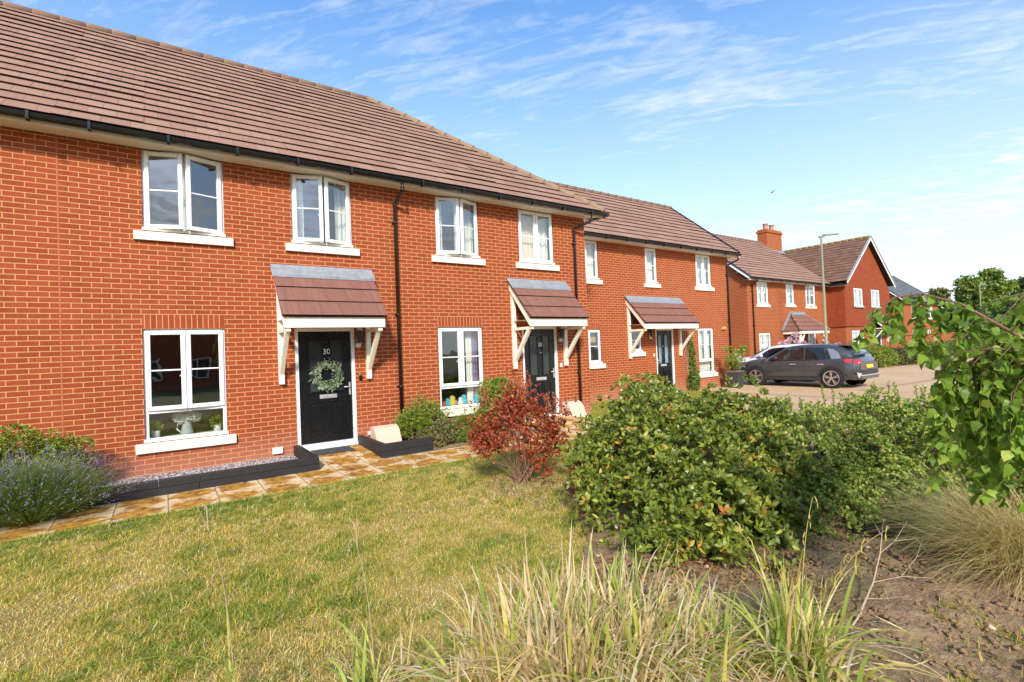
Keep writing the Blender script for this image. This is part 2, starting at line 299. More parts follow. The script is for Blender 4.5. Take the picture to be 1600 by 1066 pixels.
# ------------------------------------------------------------------ the ground
def sheet(name, poly, z, mat, kind='structure', **kw):
    mb = MB(); mb.face([(x, y, z) for x, y in poly]); return mb.build(name, mat, None, (0, 0, 0), kind=kind, **kw)
def ground_mats():
    m, nt, p = new_mat('lawn_soil'); pos = N(nt, 'ShaderNodeNewGeometry').outputs[0]
    n1 = noise(nt, pos, 1.3, 6, .65, .4); n2 = noise(nt, pos, 55, 4, .7)
    c = ramp(nt, n1, [(.30, (.15, .19, .024)), (.46, (.32, .28, .05)), (.60, (.46, .34, .10)), (.75, (.52, .37, .15))])
    L(nt, mix(nt, math_(nt, 'MULTIPLY', n2, .8), c, (.15, .10, .04)), p.inputs['Base Color']); p.inputs['Roughness'].default_value = .95
    M['lawnbase'] = m
    m, nt, p = new_mat('bed_soil'); pos = N(nt, 'ShaderNodeNewGeometry').outputs[0]
    n1 = noise(nt, pos, 2.2, 6, .65, .5); n2 = noise(nt, pos, 34, 5, .7)
    c = ramp(nt, n1, [(.30, (.17, .09, .042)), (.50, (.33, .195, .088)), (.70, (.46, .295, .145))])
    c = mix(nt, ramp(nt, n2, [(.40, (0, 0, 0)), (.70, (1, 1, 1))]), c, (.46, .32, .19))
    L(nt, mix(nt, ramp(nt, noise(nt, pos, 1.1, 4), [(.52, (0, 0, 0)), (.66, (.8, .8, .8))]), c, (.15, .13, .035)), p.inputs['Base Color']); p.inputs['Roughness'].default_value = .95
    L(nt, N(nt, 'ShaderNodeBump', {'Height': noise(nt, pos, 22, 6, .7), 'Strength': 1.0, 'Distance': .05}).outputs[0], p.inputs['Normal'])
    M['soil'] = m
    m, nt, p = new_mat('far_ground'); pos = N(nt, 'ShaderNodeNewGeometry').outputs[0]
    L(nt, ramp(nt, noise(nt, pos, .7, 6, .65), [(.3, (.10, .12, .03)), (.7, (.22, .20, .07))]), p.inputs['Base Color']); p.inputs['Roughness'].default_value = .95
    M['ground'] = m
    # sandstone coloured slabs, each with its own rusty algae stain in the middle
    m, nt, p = new_mat('path_slab'); pos = N(nt, 'ShaderNodeNewGeometry').outputs[0]; s = N(nt, 'ShaderNodeSeparateXYZ', {0: pos})
    pw = .52
    u = math_(nt, 'DIVIDE', math_(nt, 'ADD', s.outputs[0], 52.0), pw); fu = math_(nt, 'FRACT', u); iu = math_(nt, 'FLOOR', u)
    vv = math_(nt, 'DIVIDE', math_(nt, 'ADD', s.outputs[1], 2.36+20*.53), .53); fv = math_(nt, 'FRACT', vv); iv = math_(nt, 'FLOOR', vv)
    wob = N(nt, 'ShaderNodeCombineXYZ', {0: s.outputs[0], 1: s.outputs[1], 2: math_(nt, 'MULTIPLY_ADD', iu, 3.7, math_(nt, 'MULTIPLY', iv, 1.9))})
    du = math_(nt, 'MULTIPLY', math_(nt, 'ABSOLUTE', math_(nt, 'SUBTRACT', fu, .46)), 2.0); dv = math_(nt, 'MULTIPLY', math_(nt, 'ABSOLUTE', math_(nt, 'SUBTRACT', fv, .52)), 2.0)
    dd = math_(nt, 'SQRT', math_(nt, 'ADD', math_(nt, 'MULTIPLY', du, du), math_(nt, 'MULTIPLY', dv, dv)))
    st = math_(nt, 'ADD', dd, math_(nt, 'MULTIPLY', math_(nt, 'SUBTRACT', noise(nt, wob.outputs[0], 4.2, 7, .72, 1.1), .5), 2.7))
    stain = N(nt, 'ShaderNodeMapRange', {0: st, 1: 1.02, 2: .78, 3: 0.0, 4: 1.0}).outputs[0]
    deep = noise(nt, wob.outputs[0], 7, 5, .7, .6)
    scol = ramp(nt, deep, [(.34, (.12, .050, .008)), (.50, (.40, .185, .018)), (.66, (.60, .34, .06))])
    base = ramp(nt, noise(nt, wob.outputs[0], 9, 5, .65), [(.3, (.60, .42, .22)), (.7, (.78, .60, .36))])
    c = mix(nt, stain, base, scol)
    ju = math_(nt, 'LESS_THAN', math_(nt, 'MINIMUM', fu, math_(nt, 'SUBTRACT', 1.0, fu)), .014)
    jv = math_(nt, 'LESS_THAN', math_(nt, 'MINIMUM', fv, math_(nt, 'SUBTRACT', 1.0, fv)), .012)
    j = math_(nt, 'MAXIMUM', ju, jv)
    L(nt, mix(nt, math_(nt, 'MULTIPLY', j, .75), c, (.16, .10, .05)), p.inputs['Base Color']); p.inputs['Roughness'].default_value = .8
    L(nt, N(nt, 'ShaderNodeBump', {'Height': math_(nt, 'SUBTRACT', math_(nt, 'MULTIPLY', noise(nt, pos, 40, 5), .3), j), 'Strength': .4, 'Distance': .008}).outputs[0], p.inputs['Normal'])
    M['slab'] = m
    m, nt, p = new_mat('block_paving'); pos = N(nt, 'ShaderNodeNewGeometry').outputs[0]
    rv = N(nt, 'ShaderNodeMapping', {0: pos, 2: (0, 0, math.radians(45))})
    b = N(nt, 'ShaderNodeTexBrick', {'Vector': rv.outputs[0], 'Color1': (.60, .40, .215, 1), 'Color2': (.50, .315, .16, 1), 'Mortar': (.30, .19, .10, 1), 'Scale': 1.0, 'Mortar Size': .006, 'Brick Width': .2, 'Row Height': .1})
    c = mix(nt, ramp(nt, noise(nt, pos, .45, 7, .72), [(.38, (0, 0, 0)), (.66, (.75, .75, .75))]), b.outputs[0], (.62, .43, .25))
    L(nt, c, p.inputs['Base Color']); p.inputs['Roughness'].default_value = .85; M['paving'] = m
ground_mats()
sheet('ground', [(-400, -400), (600, -400), (600, 400), (-400, 400)], G-.012, M['ground'])
sheet('road', [(9.6, -30), (240, -30), (240, 1.6), (9.6, 1.6)], G-.006, M['paving'])
sheet('driveway', [(15.3, 1.604), (24, 1.604), (24, 9), (15.3, 9)], G-.005, M['paving'])
LAWN = [(-9, -2.37), (8.6, -2.37), (9.3, -3.2), (8.4, -3.9), (5.2, -3.85), (4.1, -4.45), (3.55, -5.3), (3.05, -6.0), (2.45, -6.55), (2.05, -7.1), (1.3, -7.9), (0.2, -9.0), (-1.0, -11), (-9, -11)]
BED = [(8.9, -3.75), (9.59, -4.6), (9.59, -14), (-2, -14), (-1.0, -11), (0.2, -9.0), (1.3, -7.9), (2.05, -7.1), (2.45, -6.55), (3.05, -6.0), (3.55, -5.3), (4.1, -4.45), (5.2, -3.85), (8.4, -3.9)]
sheet('lawn', LAWN, G-.004, M['lawnbase'])
m_ = plain('channel_setts', (.40, .27, .16), .85, .3, 8, bump=.3)
sheet('channel', [(17.9, -2.75), (70, -6.4), (70, -6.1), (17.9, -2.5)], G-.002, m_); sheet('channel', [(15.4, 1.0), (15.65, 1.0), (15.65, -5), (15.4, -5)], G-.002, m_)
# flower bed: a modelled, lumpy sheet
def in_poly(x, y, poly):
    x = np.asarray(x); y = np.asarray(y); r = np.zeros(x.shape, bool); n = len(poly)
    for k in range(n):
        x1, y1 = poly[k]; x2, y2 = poly[(k+1) % n]
        c = ((y1 > y) != (y2 > y)) & (x < (x2-x1)*(y-y1)/((y2-y1) if y2 != y1 else 1e-9)+x1); r ^= c
    return r
def wav(x, y, k=1.0, seed=0):
    r = np.random.default_rng(seed); o = 0*np.asarray(x, float)
    for i in range(9):
        a = r.uniform(0, 6.28); f = k*r.uniform(.6, 2.6); o = o+np.sin((x*math.cos(a)+y*math.sin(a))*f+r.uniform(0, 6.28))/9**.5
    return o
def lumpy(name, poly, z, amp, step, mat, x0, x1, y0, y1):
    xs = np.arange(x0, x1, step); ys = np.arange(y0, y1, step); X, Y = np.meshgrid(xs, ys, indexing='ij')
    inside = in_poly(X, Y, poly); Z = z+amp*(.5*wav(X, Y, 3, 1)+.5*wav(X, Y, 9, 2)+.5*wav(X, Y, 22, 3)).clip(-1.2, 2)
    idx = np.arange(X.size).reshape(X.shape); a = idx[:-1, :-1]; b = idx[1:, :-1]; c = idx[1:, 1:]; d = idx[:-1, 1:]
    ok = inside[:-1, :-1] | inside[1:, 1:] | inside[1:, :-1] | inside[:-1, 1:]
    F = np.concatenate([np.stack([a[ok], b[ok], c[ok]], 1), np.stack([a[ok], c[ok], d[ok]], 1)])
    return tri_mesh(name, np.stack([X.ravel(), Y.ravel(), Z.ravel()], 1), F, None, mat, None, (0, 0, 0), kind='structure')
sheet('flower_bed', BED, G-.007, M['soil'])
lumpy('bed_soil', BED, G+.014, .026, .030, M['soil'], 1.6, 8.6, -9.6, -3.8)
sheet('path', [(-9, -2.36), (8.1, -2.36), (8.1, -1.30), (-9, -1.30)], G, M['slab'])
def spur(x0, x1):
    mb = MB(); mb.face([(x0, -1.30, G), (x1, -1.30, G), (x1, -.62, -.075), (x0, -.62, -.075)]); mb.face([(x0, -.62, -.075), (x1, -.62, -.075), (x1, -.004, -.055), (x0, -.004, -.055)])
    return mb.build('path_to_door', M['slab'], None, (0, 0, 0), kind='structure')
spur(1.93, 2.93); spur(6.55, 8.05)
sheet('soil_border', [(2.931, -1.296), (6.549, -1.296), (6.549, -.003), (2.931, -.003)], G+.004, M['soil'])
sheet('planting_border', [(-9, -1.296), (1.929, -1.296), (1.929, -.003), (-9, -.003)], G+.004, M['soil'])
sheet('grass_strip', [(8.101, -2.36), (9.59, -2.36), (9.59, .2), (15.29, .2), (15.29, 1.786), (8.86, 1.786), (8.86, -.003), (8.101, -.003)], G-.002, M['lawnbase'])

# ------------------------------------------------------------------ house building blocks
def wall_face(mb, x0, x1, z0, z1, y, ops, rev=.11):
    xs = sorted({x0, x1, *[v for o in ops for v in o[:2]]}); zs = sorted({z0, z1, *[v for o in ops for v in o[2:]]})
    xs = [x for x in xs if x0 <= x <= x1]; zs = [z for z in zs if z0 <= z <= z1]
    for a, b in zip(xs, xs[1:]):
        for c, d in zip(zs, zs[1:]):
            if any(o[0] <= a and b <= o[1] and o[2] <= c and d <= o[3] for o in ops): continue
            mb.face([(a, y, c), (b, y, c), (b, y, d), (a, y, d)])
    for a, b, c, d in ops:
        mb.face([(a, y, c), (a, y, d), (a, y+rev, d), (a, y+rev, c)]); mb.face([(b, y, d), (b, y, c), (b, y+rev, c), (b, y+rev, d)])
        mb.face([(a, y, d), (b, y, d), (b, y+rev, d), (a, y+rev, d)]); mb.face([(b, y, c), (a, y, c), (a, y+rev, c), (b, y+rev, c)])
def slope(mb, O, U, Sv, Lu, lt=0, rt=0, gauge=.32, lip=.036, u0=0.0, t0=0.0, t1=1.0):
    """stepped tile courses. O eave start, U unit eave direction, Sv up-slope vector; lt/rt = trim at the top of each side"""
    O, U, Sv = np.array(O, float), np.array(U, float), np.array(Sv, float); H = np.linalg.norm(Sv); n = nrm(np.cross(U, Sv)); n = n if n[2] > 0 else -n
    k = max(1, round(H*(t1-t0)/gauge)); g = H/k*(t1-t0)
    dk = n*-.012; mb.face([O+U*(lt*t0)+Sv*t0+dk, O+U*(Lu-rt*t0)+Sv*t0+dk, O+U*(Lu-rt*t1)+Sv*t1+dk, O+U*(lt*t1)+Sv*t1+dk], [(0, 0)]*4)
    for i in range(k):
        a, b = t0+i/k*(t1-t0), t0+(i+1)/k*(t1-t0); lo = .26*(1+math.sin(i*2.1))*.5 if False else 0
        pa0, pa1 = O+U*(lt*a)+Sv*a, O+U*(Lu-rt*a)+Sv*a; pb0, pb1 = O+U*(lt*b)+Sv*b, O+U*(Lu-rt*b)+Sv*b
        va, vb = i*gauge, (i+1)*gauge; lap = nrm(Sv)*(.06 if i < k-1 else 0); pb0, pb1 = pb0+lap, pb1+lap; vb += .06 if i < k-1 else 0
        ln = np.linalg.norm(pa1-pa0); m = max(1, int(ln/.99)); ua0, ua1, ub0, ub1 = u0+lt*a, u0+Lu-rt*a, u0+lt*b, u0+Lu-rt*b; s_ = nrm(Sv)*.035; jr = np.random.default_rng(int(1000*abs(O[0]))+i)
        for q in range(m):
            f, g = q/m, (q+1)/m; e = n*jr.normal(0, .0035); A, B, C_, D_ = pa0+(pa1-pa0)*f, pa0+(pa1-pa0)*g, pb0+(pb1-pb0)*g, pb0+(pb1-pb0)*f; sj = nrm(Sv)*jr.normal(0, .003)
            mb.face([A+n*lip+e+sj, B+n*lip+e+sj, C_+n*.003, D_+n*.003], [(ua0+(ua1-ua0)*f, va), (ua0+(ua1-ua0)*g, va), (ub0+(ub1-ub0)*g, vb), (ub0+(ub1-ub0)*f, vb)])
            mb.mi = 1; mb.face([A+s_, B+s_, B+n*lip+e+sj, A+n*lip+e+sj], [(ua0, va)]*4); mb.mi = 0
def caps(mb, A, B, r=.090, seg=.42):
    A, B = np.array(A, float), np.array(B, float); d = B-A; ln = np.linalg.norm(d); n = max(1, round(ln/seg)); t = d/ln
    for i in range(n):
        p, q = A+d*i/n, A+d*(i+1)/n+t*.03; mb.tube([p, p+(q-p)*.12, q], [r*1.09, r*1.05, r*.9], 10)
def flat_roof_uv(mb, P, u, v): mb.face(P, [(a, b) for a, b in zip(u, v)])

def window(house, x0, x1, zb, zt, y, kind='pair', opening=0, bars='mid', sill=True, curtain=None, name='window', sash_open=None):
    """uPVC window set in a wall at y. kind: 'pair' two sashes, 'single', 'pair_low' two sashes over a fixed light"""
    yo = y+.035; fw = .05
    w = MB(); w.ring(x0+.002, x1-.002, zb+.002, zt-.002, fw, yo, yo+.075); w.box(x0-.012, x1+.012, y-.022, yo, zb+.002, zb+.045)
    zsb = zb+.022; low = kind == 'pair_low'
    if low:
        zm = zb+.455; w.box(x0+fw, x1-fw, yo+.002, yo+.074, zm-.035, zm+.035); zs0 = zm+.012
    else: zs0 = zb+fw-.012
    if kind != 'single': xm = (x0+x1)/2; w.box(xm-.03, xm+.03, yo+.003, yo+.073, zs0+(.024 if low else 0), zt-fw)
    if low: w.box(xm-.24, xm+.24, yo-.012, yo, zt-.045, zt-.03)
    win = w.build(name, M['upvc'], house, bevel=.006)
    spans = [(x0+.028, x1-.028)] if kind == 'single' else [(x0+.028, xm-.004), (xm+.004, x1-.028)]
    for k, (a, b) in enumerate(spans):
        s, g = MB(), MB(); so = yo-.026; zt_ = zt-.028; sw = .062
        s.ring(a, b, zs0, zt_, sw, so, so+.05)
        a2, b2, c2, d2 = a+sw, b-sw, zs0+sw, zt_-sw
        if bars == 'mid': s.box(a2, b2, so+.012, so+.038, (c2+d2)/2-.011, (c2+d2)/2+.011)
        if bars == 'georgian':
            xm2 = (a2+b2)/2; zh = c2+(d2-c2)*.52
            s.box(xm2-.011, xm2+.011, so+.012, so+.038, zh if kind != 'none' else c2, d2); s.box(a2, b2, so+.012, so+.038, zh-.014, zh+.014); s.box(a2, b2, so+.012, so+.038, (zh+d2)/2-.010, (zh+d2)/2+.010)
        g.box(a2-.004, b2+.004, so+.020, so+.030, c2-.004, d2+.004)
        hx = b2+.03 if k == 0 and kind != 'single' else a2-.03
        h = MB(); h.bar((hx, so+.056, (c2+d2)/2-.06), (hx+(-.05 if k == 0 else .05), so+.058, (c2+d2)/2-.10), .018, .02)
        if opening:
            ang = opening if k == 1 else -opening
            if sash_open: ang = sash_open[k]
            piv = (a, so) if k == 0 else (b, so)
            for q in (s, g, h): q.rot(0, piv, ang)
        s.build('sash', M['upvc'], win, bevel=.008); g.build('pane', M['glass'], win); h.build('sash_handle', M['upvc'], win)
    if low:
        g = MB(); g.box(x0+fw-.004, x1-fw+.004, yo+.03, yo+.04, zb+fw-.004, zm-.031); g.build('pane', M['glass'], win)
    if sill:
        s = MB(); s.prism([(y-.055, zb-.15), (y-.055, zb-.022), (y+.03, zb-.004), (y+.09, zb-.004), (y+.09, zb-.15)], 0, x0-.115, x1+.115); s.build('sill', M['stone'], win, bevel=.006)
    if curtain: curtain(win, x0+.03, x1-.03, zb+.05, zt-.03, y+.2)
    return win
def folds(win, x0, x1, z0, z1, y, mat, amp=.025, n=None, name='curtain'):
    mb = MB(); n = n or max(8, int((x1-x0)/.018)); xs = np.linspace(x0, x1, n)
    ys = y+amp*np.sin(xs*62+3*np.sin(xs*7))
    for k in range(n-1): mb.face([(xs[k], ys[k], z0), (xs[k+1], ys[k+1], z0), (xs[k+1], ys[k+1], z1), (xs[k], ys[k], z1)], smooth=True)
    mb.build(name, mat, win)
def text_mesh(body, size, cx, y, cz, mat, parent, name):
    cu = bpy.data.curves.new('t', 'FONT'); cu.body = body; cu.size = size; cu.align_x = 'CENTER'; cu.align_y = 'CENTER'; cu.extrude = .004
    o = bpy.data.objects.new('t', cu); COL.objects.link(o); dg = bpy.context.evaluated_depsgraph_get(); dg.update()
    me = bpy.data.meshes.new_from_object(o.evaluated_get(dg)); COL.objects.unlink(o); bpy.data.objects.remove(o); bpy.data.curves.remove(cu)
    o0 = ORG[parent]
    me.transform(Matrix.Translation(Vector((cx, y, cz))-Vector(o0)) @ Matrix.Rotation(math.pi/2, 4, 'X'))
    me.materials.clear(); me.materials.append(mat); return link(name, me, parent)
def door(house, x0, x1, y, number, style='panel', handle_right=True, zt=2.1, zb=0.0):
    fw = .062; yl = y+.055
    d = MB(); a, b, c, e = x0+fw, x1-fw, zb+.05, zt-fw; W, H = b-a, e-c
    d.box(a, b, yl, yl+.045, c, e)
    X = lambda t: a+W*t
    Z = lambda t: e-H*t
    if style == 'panel': gl = [(.2, .42, .54, .085), (.61, .81, .54, .085)]; lp = [(.2, .43, .915, .64), (.59, .82, .915, .64)]
    else: gl = [(.13, .32, .565, .085), (.52, .74, .565, .085)]; lp = [(.13, .40, .93, .70), (.52, .82, .93, .70)]
    for (p, q, r, s) in gl+lp:
        d.ring(X(p)-.022, X(q)+.022, Z(r)-.022, Z(s)+.022, .022, yl-.018, yl)
    for (p, q, r, s) in lp: d.box(X(p)+.035, X(q)-.035, yl-.013, yl, Z(r)+.04, Z(s)-.04)
    dr = d.build('door', M['door'], house, bevel=.004)
    f = MB(); f.box(x0, x0+fw, y+.012, y+.10, zb, zt); f.box(x1-fw, x1, y+.012, y+.10, zb, zt); f.box(x0+fw, x1-fw, y+.012, y+.10, zt-fw, zt); f.build('door_frame', M['upvc'], dr, bevel=.006)
    t = MB(); t.box(x0+fw, x1-fw, y-.01, y+.10, zb+.004, zb+.045); t.box(x0-.01, x1+.01, y-.05, y+.011, zb-.05, zb+.003); t.build('threshold', M['white'], dr)
    for (p, q, r, s) in gl:
        g = MB(); g.box(X(p), X(q), yl-.004, yl, Z(r), Z(s)); g.build('glazing', M['frost'] if style == 'panel' else M['bluefrost'], dr)
    l = MB(); cx = X(.535 if style == 'panel' else .43); cz = Z(.59 if style == 'panel' else .60); l.box(cx-.15, cx+.15, yl-.014, yl, cz-.036, cz+.036); l.box(cx-.115, cx+.115, yl-.022, yl-.014, cz-.018, cz+.018); l.build('letter_plate', M['chrome'], dr, bevel=.003)
    hx = X(.955) if handle_right else X(.06); sg = -1 if handle_right else 1
    h = MB(); h.box(hx-.016, hx+.016, yl-.012, yl, Z(.56)-.06, Z(.56)+.17); h.tube([(hx, yl-.01, Z(.515)), (hx, yl-.055, Z(.515)), (hx+sg*.12, yl-.055, Z(.515))], .010, 8); h.build('handle', M['chrome'], dr)
    k = MB(); k.box(cx-.012, cx+.012, yl-.012, yl, Z(.28)-.014, Z(.28)+.014); k.build('door_viewer', M['chrome'], dr)
    if number: text_mesh(number, .135, cx-.01, yl-.003, Z(.185), M['digit'], dr, 'house_number')
    return dr
def canopy(house, x0, x1, y, zt=3.20, zb=2.25, p=.81, xb=None):
    """lean-to tiled canopy on two timber brackets"""
    sl = np.array([0, p, zt-.06-zb]); mb = MB()
    slope(mb, (x0, y-p, zb), (1, 0, 0), sl, x1-x0, gauge=.36, lip=.032, u0=x0, t1=.86)
    mb.face([(x0, y-p, zb-.004), (x0, y, zt-.07), (x1, y, zt-.07), (x1, y-p, zb-.004)], [(0, 0)]*4)
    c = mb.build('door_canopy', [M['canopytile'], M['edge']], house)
    s = lambda t, o=0: np.array([0, y-p+p*t, zb+sl[2]*t])+np.array([0, -sl[2], p])/np.linalg.norm(sl)*o
    f = MB(); a, b = s(.80, .040), s(1, .02)
    for q in range(6):
        xa, xb_ = x0-.02+(x1-x0+.04)*q/6, x0-.02+(x1-x0+.04)*(q+1)/6
        f.face([(xa, a[1], a[2]+.004*(q % 2)), (xb_, a[1], a[2]+.004*(q % 2)), (xb_, b[1]-.02, b[2]), (xa, b[1]-.02, b[2])])
        f.face([(xa, b[1]-.02, b[2]), (xb_, b[1]-.02, b[2]), (xb_, y-.006, zt), (xa, y-.006, zt)])
    f.face([(x0-.02, a[1], a[2]-.03), (x1+.02, a[1], a[2]-.03), (x1+.02, a[1], a[2]), (x0-.02, a[1], a[2])])
    f.build('flashing', M['lead'], c)
    k_ = 46; xs_ = rng.uniform(x0+.05, x1-.05, k_)
    mo = MB()
    for q in xs_: r_ = rng.uniform(.006, .020); mo.lathe((q, y-p+.006+rng.uniform(0, .03), zb+.030), [(r_, 0), (r_*.8, r_*.5), (0, r_*.7)], 6)
    mo.build('lichen', M['lichen'], c)
    w = MB(); w.box(x0+.03, x1-.03, y-p+.05, y-p+.075, zb-.185, zb-.012); w.build('fascia_board', M['cream'], c, bevel=.004)
    for xa in (x0+.03, x1-.055):
        w = MB(); d = .15
        w.hexa([(xa, y-p+.076, zb-.175), (xa+.025, y-p+.076, zb-.175), (xa+.025, y-.004, zt-.10-d*1.15), (xa, y-.004, zt-.10-d*1.15), (xa, y-p+.076, zb+.075), (xa+.025, y-p+.076, zb+.075), (xa+.025, y-.004, zt-.085), (xa, y-.004, zt-.085)])
        w.build('barge_board', M['cream'], c)
    so = MB(); so.face([(x0+.056, y-p+.076, zb-.03), (x1-.056, y-p+.076, zb-.03), (x1-.056, y-.01, zb-.03), (x0+.056, y-.01, zb-.03)]); so.build('canopy_soffit', M['cream'], c)
    for xa in (x0+.06, x1-.15):
        w = MB(); t = .085
        w.box(xa, xa+t, y-.085, y-.003, 1.14, 2.90 if xa < (x0+x1)/2 else 2.14); w.box(xa+.004, xa+t-.004, y-p+.08, y-.086, 2.005, 2.065)
        w.bar((xa+t/2, y-.06, 1.33), (xa+t/2, y-p+.19, 2.01), t*.86, .075, (0, 1, 0)); w.build('bracket', M['cream'], c, bevel=.004)
    return c
def gutter(house, x0, x1, y, z=4.855, r=.062, ends=(False, False), depth=.0):
    g = MB(); n = 8; prev = None
    pr = [(y+r*math.cos(math.pi+math.pi*k/n), z+r*.95+r*math.sin(math.pi+math.pi*k/n)) for k in range(n+1)]
    pr = [(y-r-.004, z+r+.012)]+pr+[(y+r, z+r+.012)]
    for (a, b), (c, d) in zip(pr, pr[1:]): g.face([(x0, a, b), (x1, a, b), (x1, c, d), (x0, c, d)], smooth=True)
    for x, on in zip((x0, x1), ends):
        if on: g.face([(x, a, b) for a, b in pr])
    o = g.build('gutter', M['black'], house)
    for x in np.arange(x0+.4, x1-.1, .9):
        b = MB(); b.box(x-.016, x+.016, y-r-.016, y-r+.008, z-.012, z+r+.02); b.box(x-.02, x+.02, y-r-.010, y+.03, z-.025, z-.006); b.build('gutter_bracket', M['black'], o)
    return o
def eaves(house, x0, x1, y, ov=.33, z=4.84):
    b = MB(); b.box(x0, x1, y-ov, y-ov+.02, z-.012, z+.13); b.build('fascia', M['white'], house)
    b = MB(); b.face([(x0, y-ov+.02, z), (x1, y-ov+.02, z), (x1, y+.0, z), (x0, y+.0, z)]); b.build('soffit', M['soffit'], house)
def downpipe(house, x, y, dx=.06, ov=.39, zg=G):
    p = MB(); r = .036; zs = 4.87
    p.tube([(x+dx, y-ov, zs), (x+dx, y-ov, zs-.14), (x+dx*.9, y-ov+.03, zs-.19), (x+.005, y-.085, zs-.34), (x, y-.055, zs-.40), (x, y-.055, zg+.02)], r, 10)
    for z in (zs-.16, zs-.38): p.tube([(x+(dx if z > zs-.2 else 0), y-(ov if z > zs-.2 else .055), z+.035), (x+(dx if z > zs-.2 else 0), y-(ov if z > zs-.2 else .055), z-.035)], r*1.15, 10)
    o = p.build('downpipe', M['pipe'], house)
    for z in (4.15, 2.35, .95):
        c = MB(); c.box(x-.055, x+.055, y-.03, y-.002, z-.02, z+.02); c.tube([(x, y-.055, z-.02), (x, y-.055, z+.02)], r*1.2, 10); c.build('pipe_clip', M['pipe'], o)
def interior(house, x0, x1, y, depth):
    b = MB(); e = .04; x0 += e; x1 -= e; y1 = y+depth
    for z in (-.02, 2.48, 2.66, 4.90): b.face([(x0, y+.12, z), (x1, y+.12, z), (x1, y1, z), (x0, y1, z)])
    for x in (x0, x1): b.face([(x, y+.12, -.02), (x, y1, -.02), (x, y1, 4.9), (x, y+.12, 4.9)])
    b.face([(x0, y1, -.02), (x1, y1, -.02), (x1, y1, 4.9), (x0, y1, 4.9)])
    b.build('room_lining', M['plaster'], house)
EZ, TANP = 4.955, math.tan(math.radians(39.5))
def soldier(house, x0, x1, y, z=2.1):
    s = MB(); s.box(x0+.003, x1-.003, y-.003, y+.1, z+.0, z+.225); s.build('soldier_course', M['soldier'], house)

# ------------------------------------------------------------------ the terrace nearest the camera (three houses)
RY, RZ, EY = 4.1, EZ+(4.1+.38)*TANP, -.38
UW = (3.595, 4.838)
def net(mat='net'):
    return lambda w, a, b, c, d, y: folds(w, a, b, c, d, y, M[mat])
def side_nets(w, a, b, c, d, y):
    folds(w, a, a+(b-a)*.22, c, d, y, M['net']); folds(w, b-(b-a)*.22, b, c, d, y, M['net'])
def terrace(x0, x1, label, hip, ops, left_ext=False):
    h = thing('brick_house', (x0, 0, G), label, 'house')
    wb = MB(); wall_face(wb, x0, x1, G-.05, 4.86, 0, ops)
    back = 8.2
    wb.face([(x1, back, G-.05), (x0, back, G-.05), (x0, back, 4.86), (x1, back, 4.86)]); wb.face([(x0+.003, 0, G-.05), (x0+.003, back, G-.05), (x0+.003, back, 4.86), (x0+.003, 0, 4.86)])
    if True: xq = x1-(0 if hip else .003); wb.face([(xq, 0, G-.05), (xq, back, G-.05), (xq, back, 4.86), (xq, 0, 4.86)])
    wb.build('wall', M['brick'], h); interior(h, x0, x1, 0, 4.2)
    r = MB(); xe = x1+(.38 if hip else 0); sv = (0, RY-EY, RZ-EZ)
    slope(r, (x0, EY, EZ), (1, 0, 0), sv, xe-x0, rt=(RY-EY) if hip else 0, u0=x0+50)
    sb = (0, -(RY-EY), RZ-EZ); slope(r, (x0, 2*RY-EY, EZ), (1, 0, 0), sb, xe-x0, rt=(RY-EY) if hip else 0, u0=x0+50)
    if hip: slope(r, (xe, EY, EZ), (0, 1, 0), (-(RY-EY), 0, RZ-EZ), 2*(RY-EY), lt=RY-EY, rt=RY-EY)
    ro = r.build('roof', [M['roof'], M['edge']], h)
    c = MB(); caps(c, (x0, RY, RZ+.0), (xe-(RY-EY if hip else 0), RY, RZ+.0)); c.build('ridge_tiles', M['ridge'], ro)
    if hip:
        c = MB(); caps(c, (xe-.02, EY+.02, EZ+.03), (xe-(RY-EY), RY, RZ+.02)); c.build('hip_tiles', plain('lichened_hip_tile', (.265, .18, .11), .85, .45, 7, bump=.3), ro)
    eaves(h, x0, xe-.05 if hip else x1, 0); gutter(h, x0, xe+.06 if hip else x1, -.40, ends=(False, hip))
    if hip:
        g = MB(); g.box(xe-.03, xe+.075, -.46, 8.6, 4.85, 4.93); g.build('gutter', M['black'], h)
        g = MB(); g.box(xe-.052, xe-.032, -.33, 8.5, 4.83, 4.97); g.face([(x1, 0, 4.84), (xe-.05, -.33, 4.84), (xe-.05, 8.5, 4.84), (x1, 8.2, 4.84)]); g.build('fascia', M['white'], h)
    return h
J = -1.18
h32 = terrace(-9.0, J, 'blank orange brick house wall at the left edge with lavender at its foot', False, [])
jt = MB(); jt.box(J-.008, J+.008, -.0025, .02, G, 4.85); jt.build('movement_joint', plain('joint_mastic', (.42, .115, .05), .7), h32)
W30, W28 = (-.262, .814), (4.63, 5.705)
h30 = terrace(J, 3.80, 'orange brick terraced house with black door 30 wearing a leafy wreath', False,
              [(*W30, .395, 2.1), (-.225, .852, *UW), (1.88, 2.93, *UW), (1.865, 2.912, 0.0, 2.1)])
h28 = terrace(3.80, 8.85, 'orange brick terraced house with hipped end and black door 28 behind the red shrub', True,
              [(*W28, .395, 2.1), (4.66, 5.70, *UW), (6.78, 7.82, *UW), (6.77, 7.815, 0.0, 2.1)])
window(h30, -.225, .852, *UW, 0, opening=.30); window(h30, 1.88, 2.93, *UW, 0, opening=.30, curtain=side_nets)
window(h28, 4.66, 5.70, *UW, 0, opening=.30, curtain=side_nets)
def blind(w, a, b, c, d, y):
    folds(w, a, (a+b)/2, c, d, y, M['blind'], .006, name='blind'); folds(w, (a+b)/2, b, c, d, y, M['net'])
window(h28, 6.78, 7.82, *UW, 0, curtain=blind)
window(h30, *W30, .395, 2.1, 0, kind='pair_low', opening=.10, sash_open=(-.07, .10))
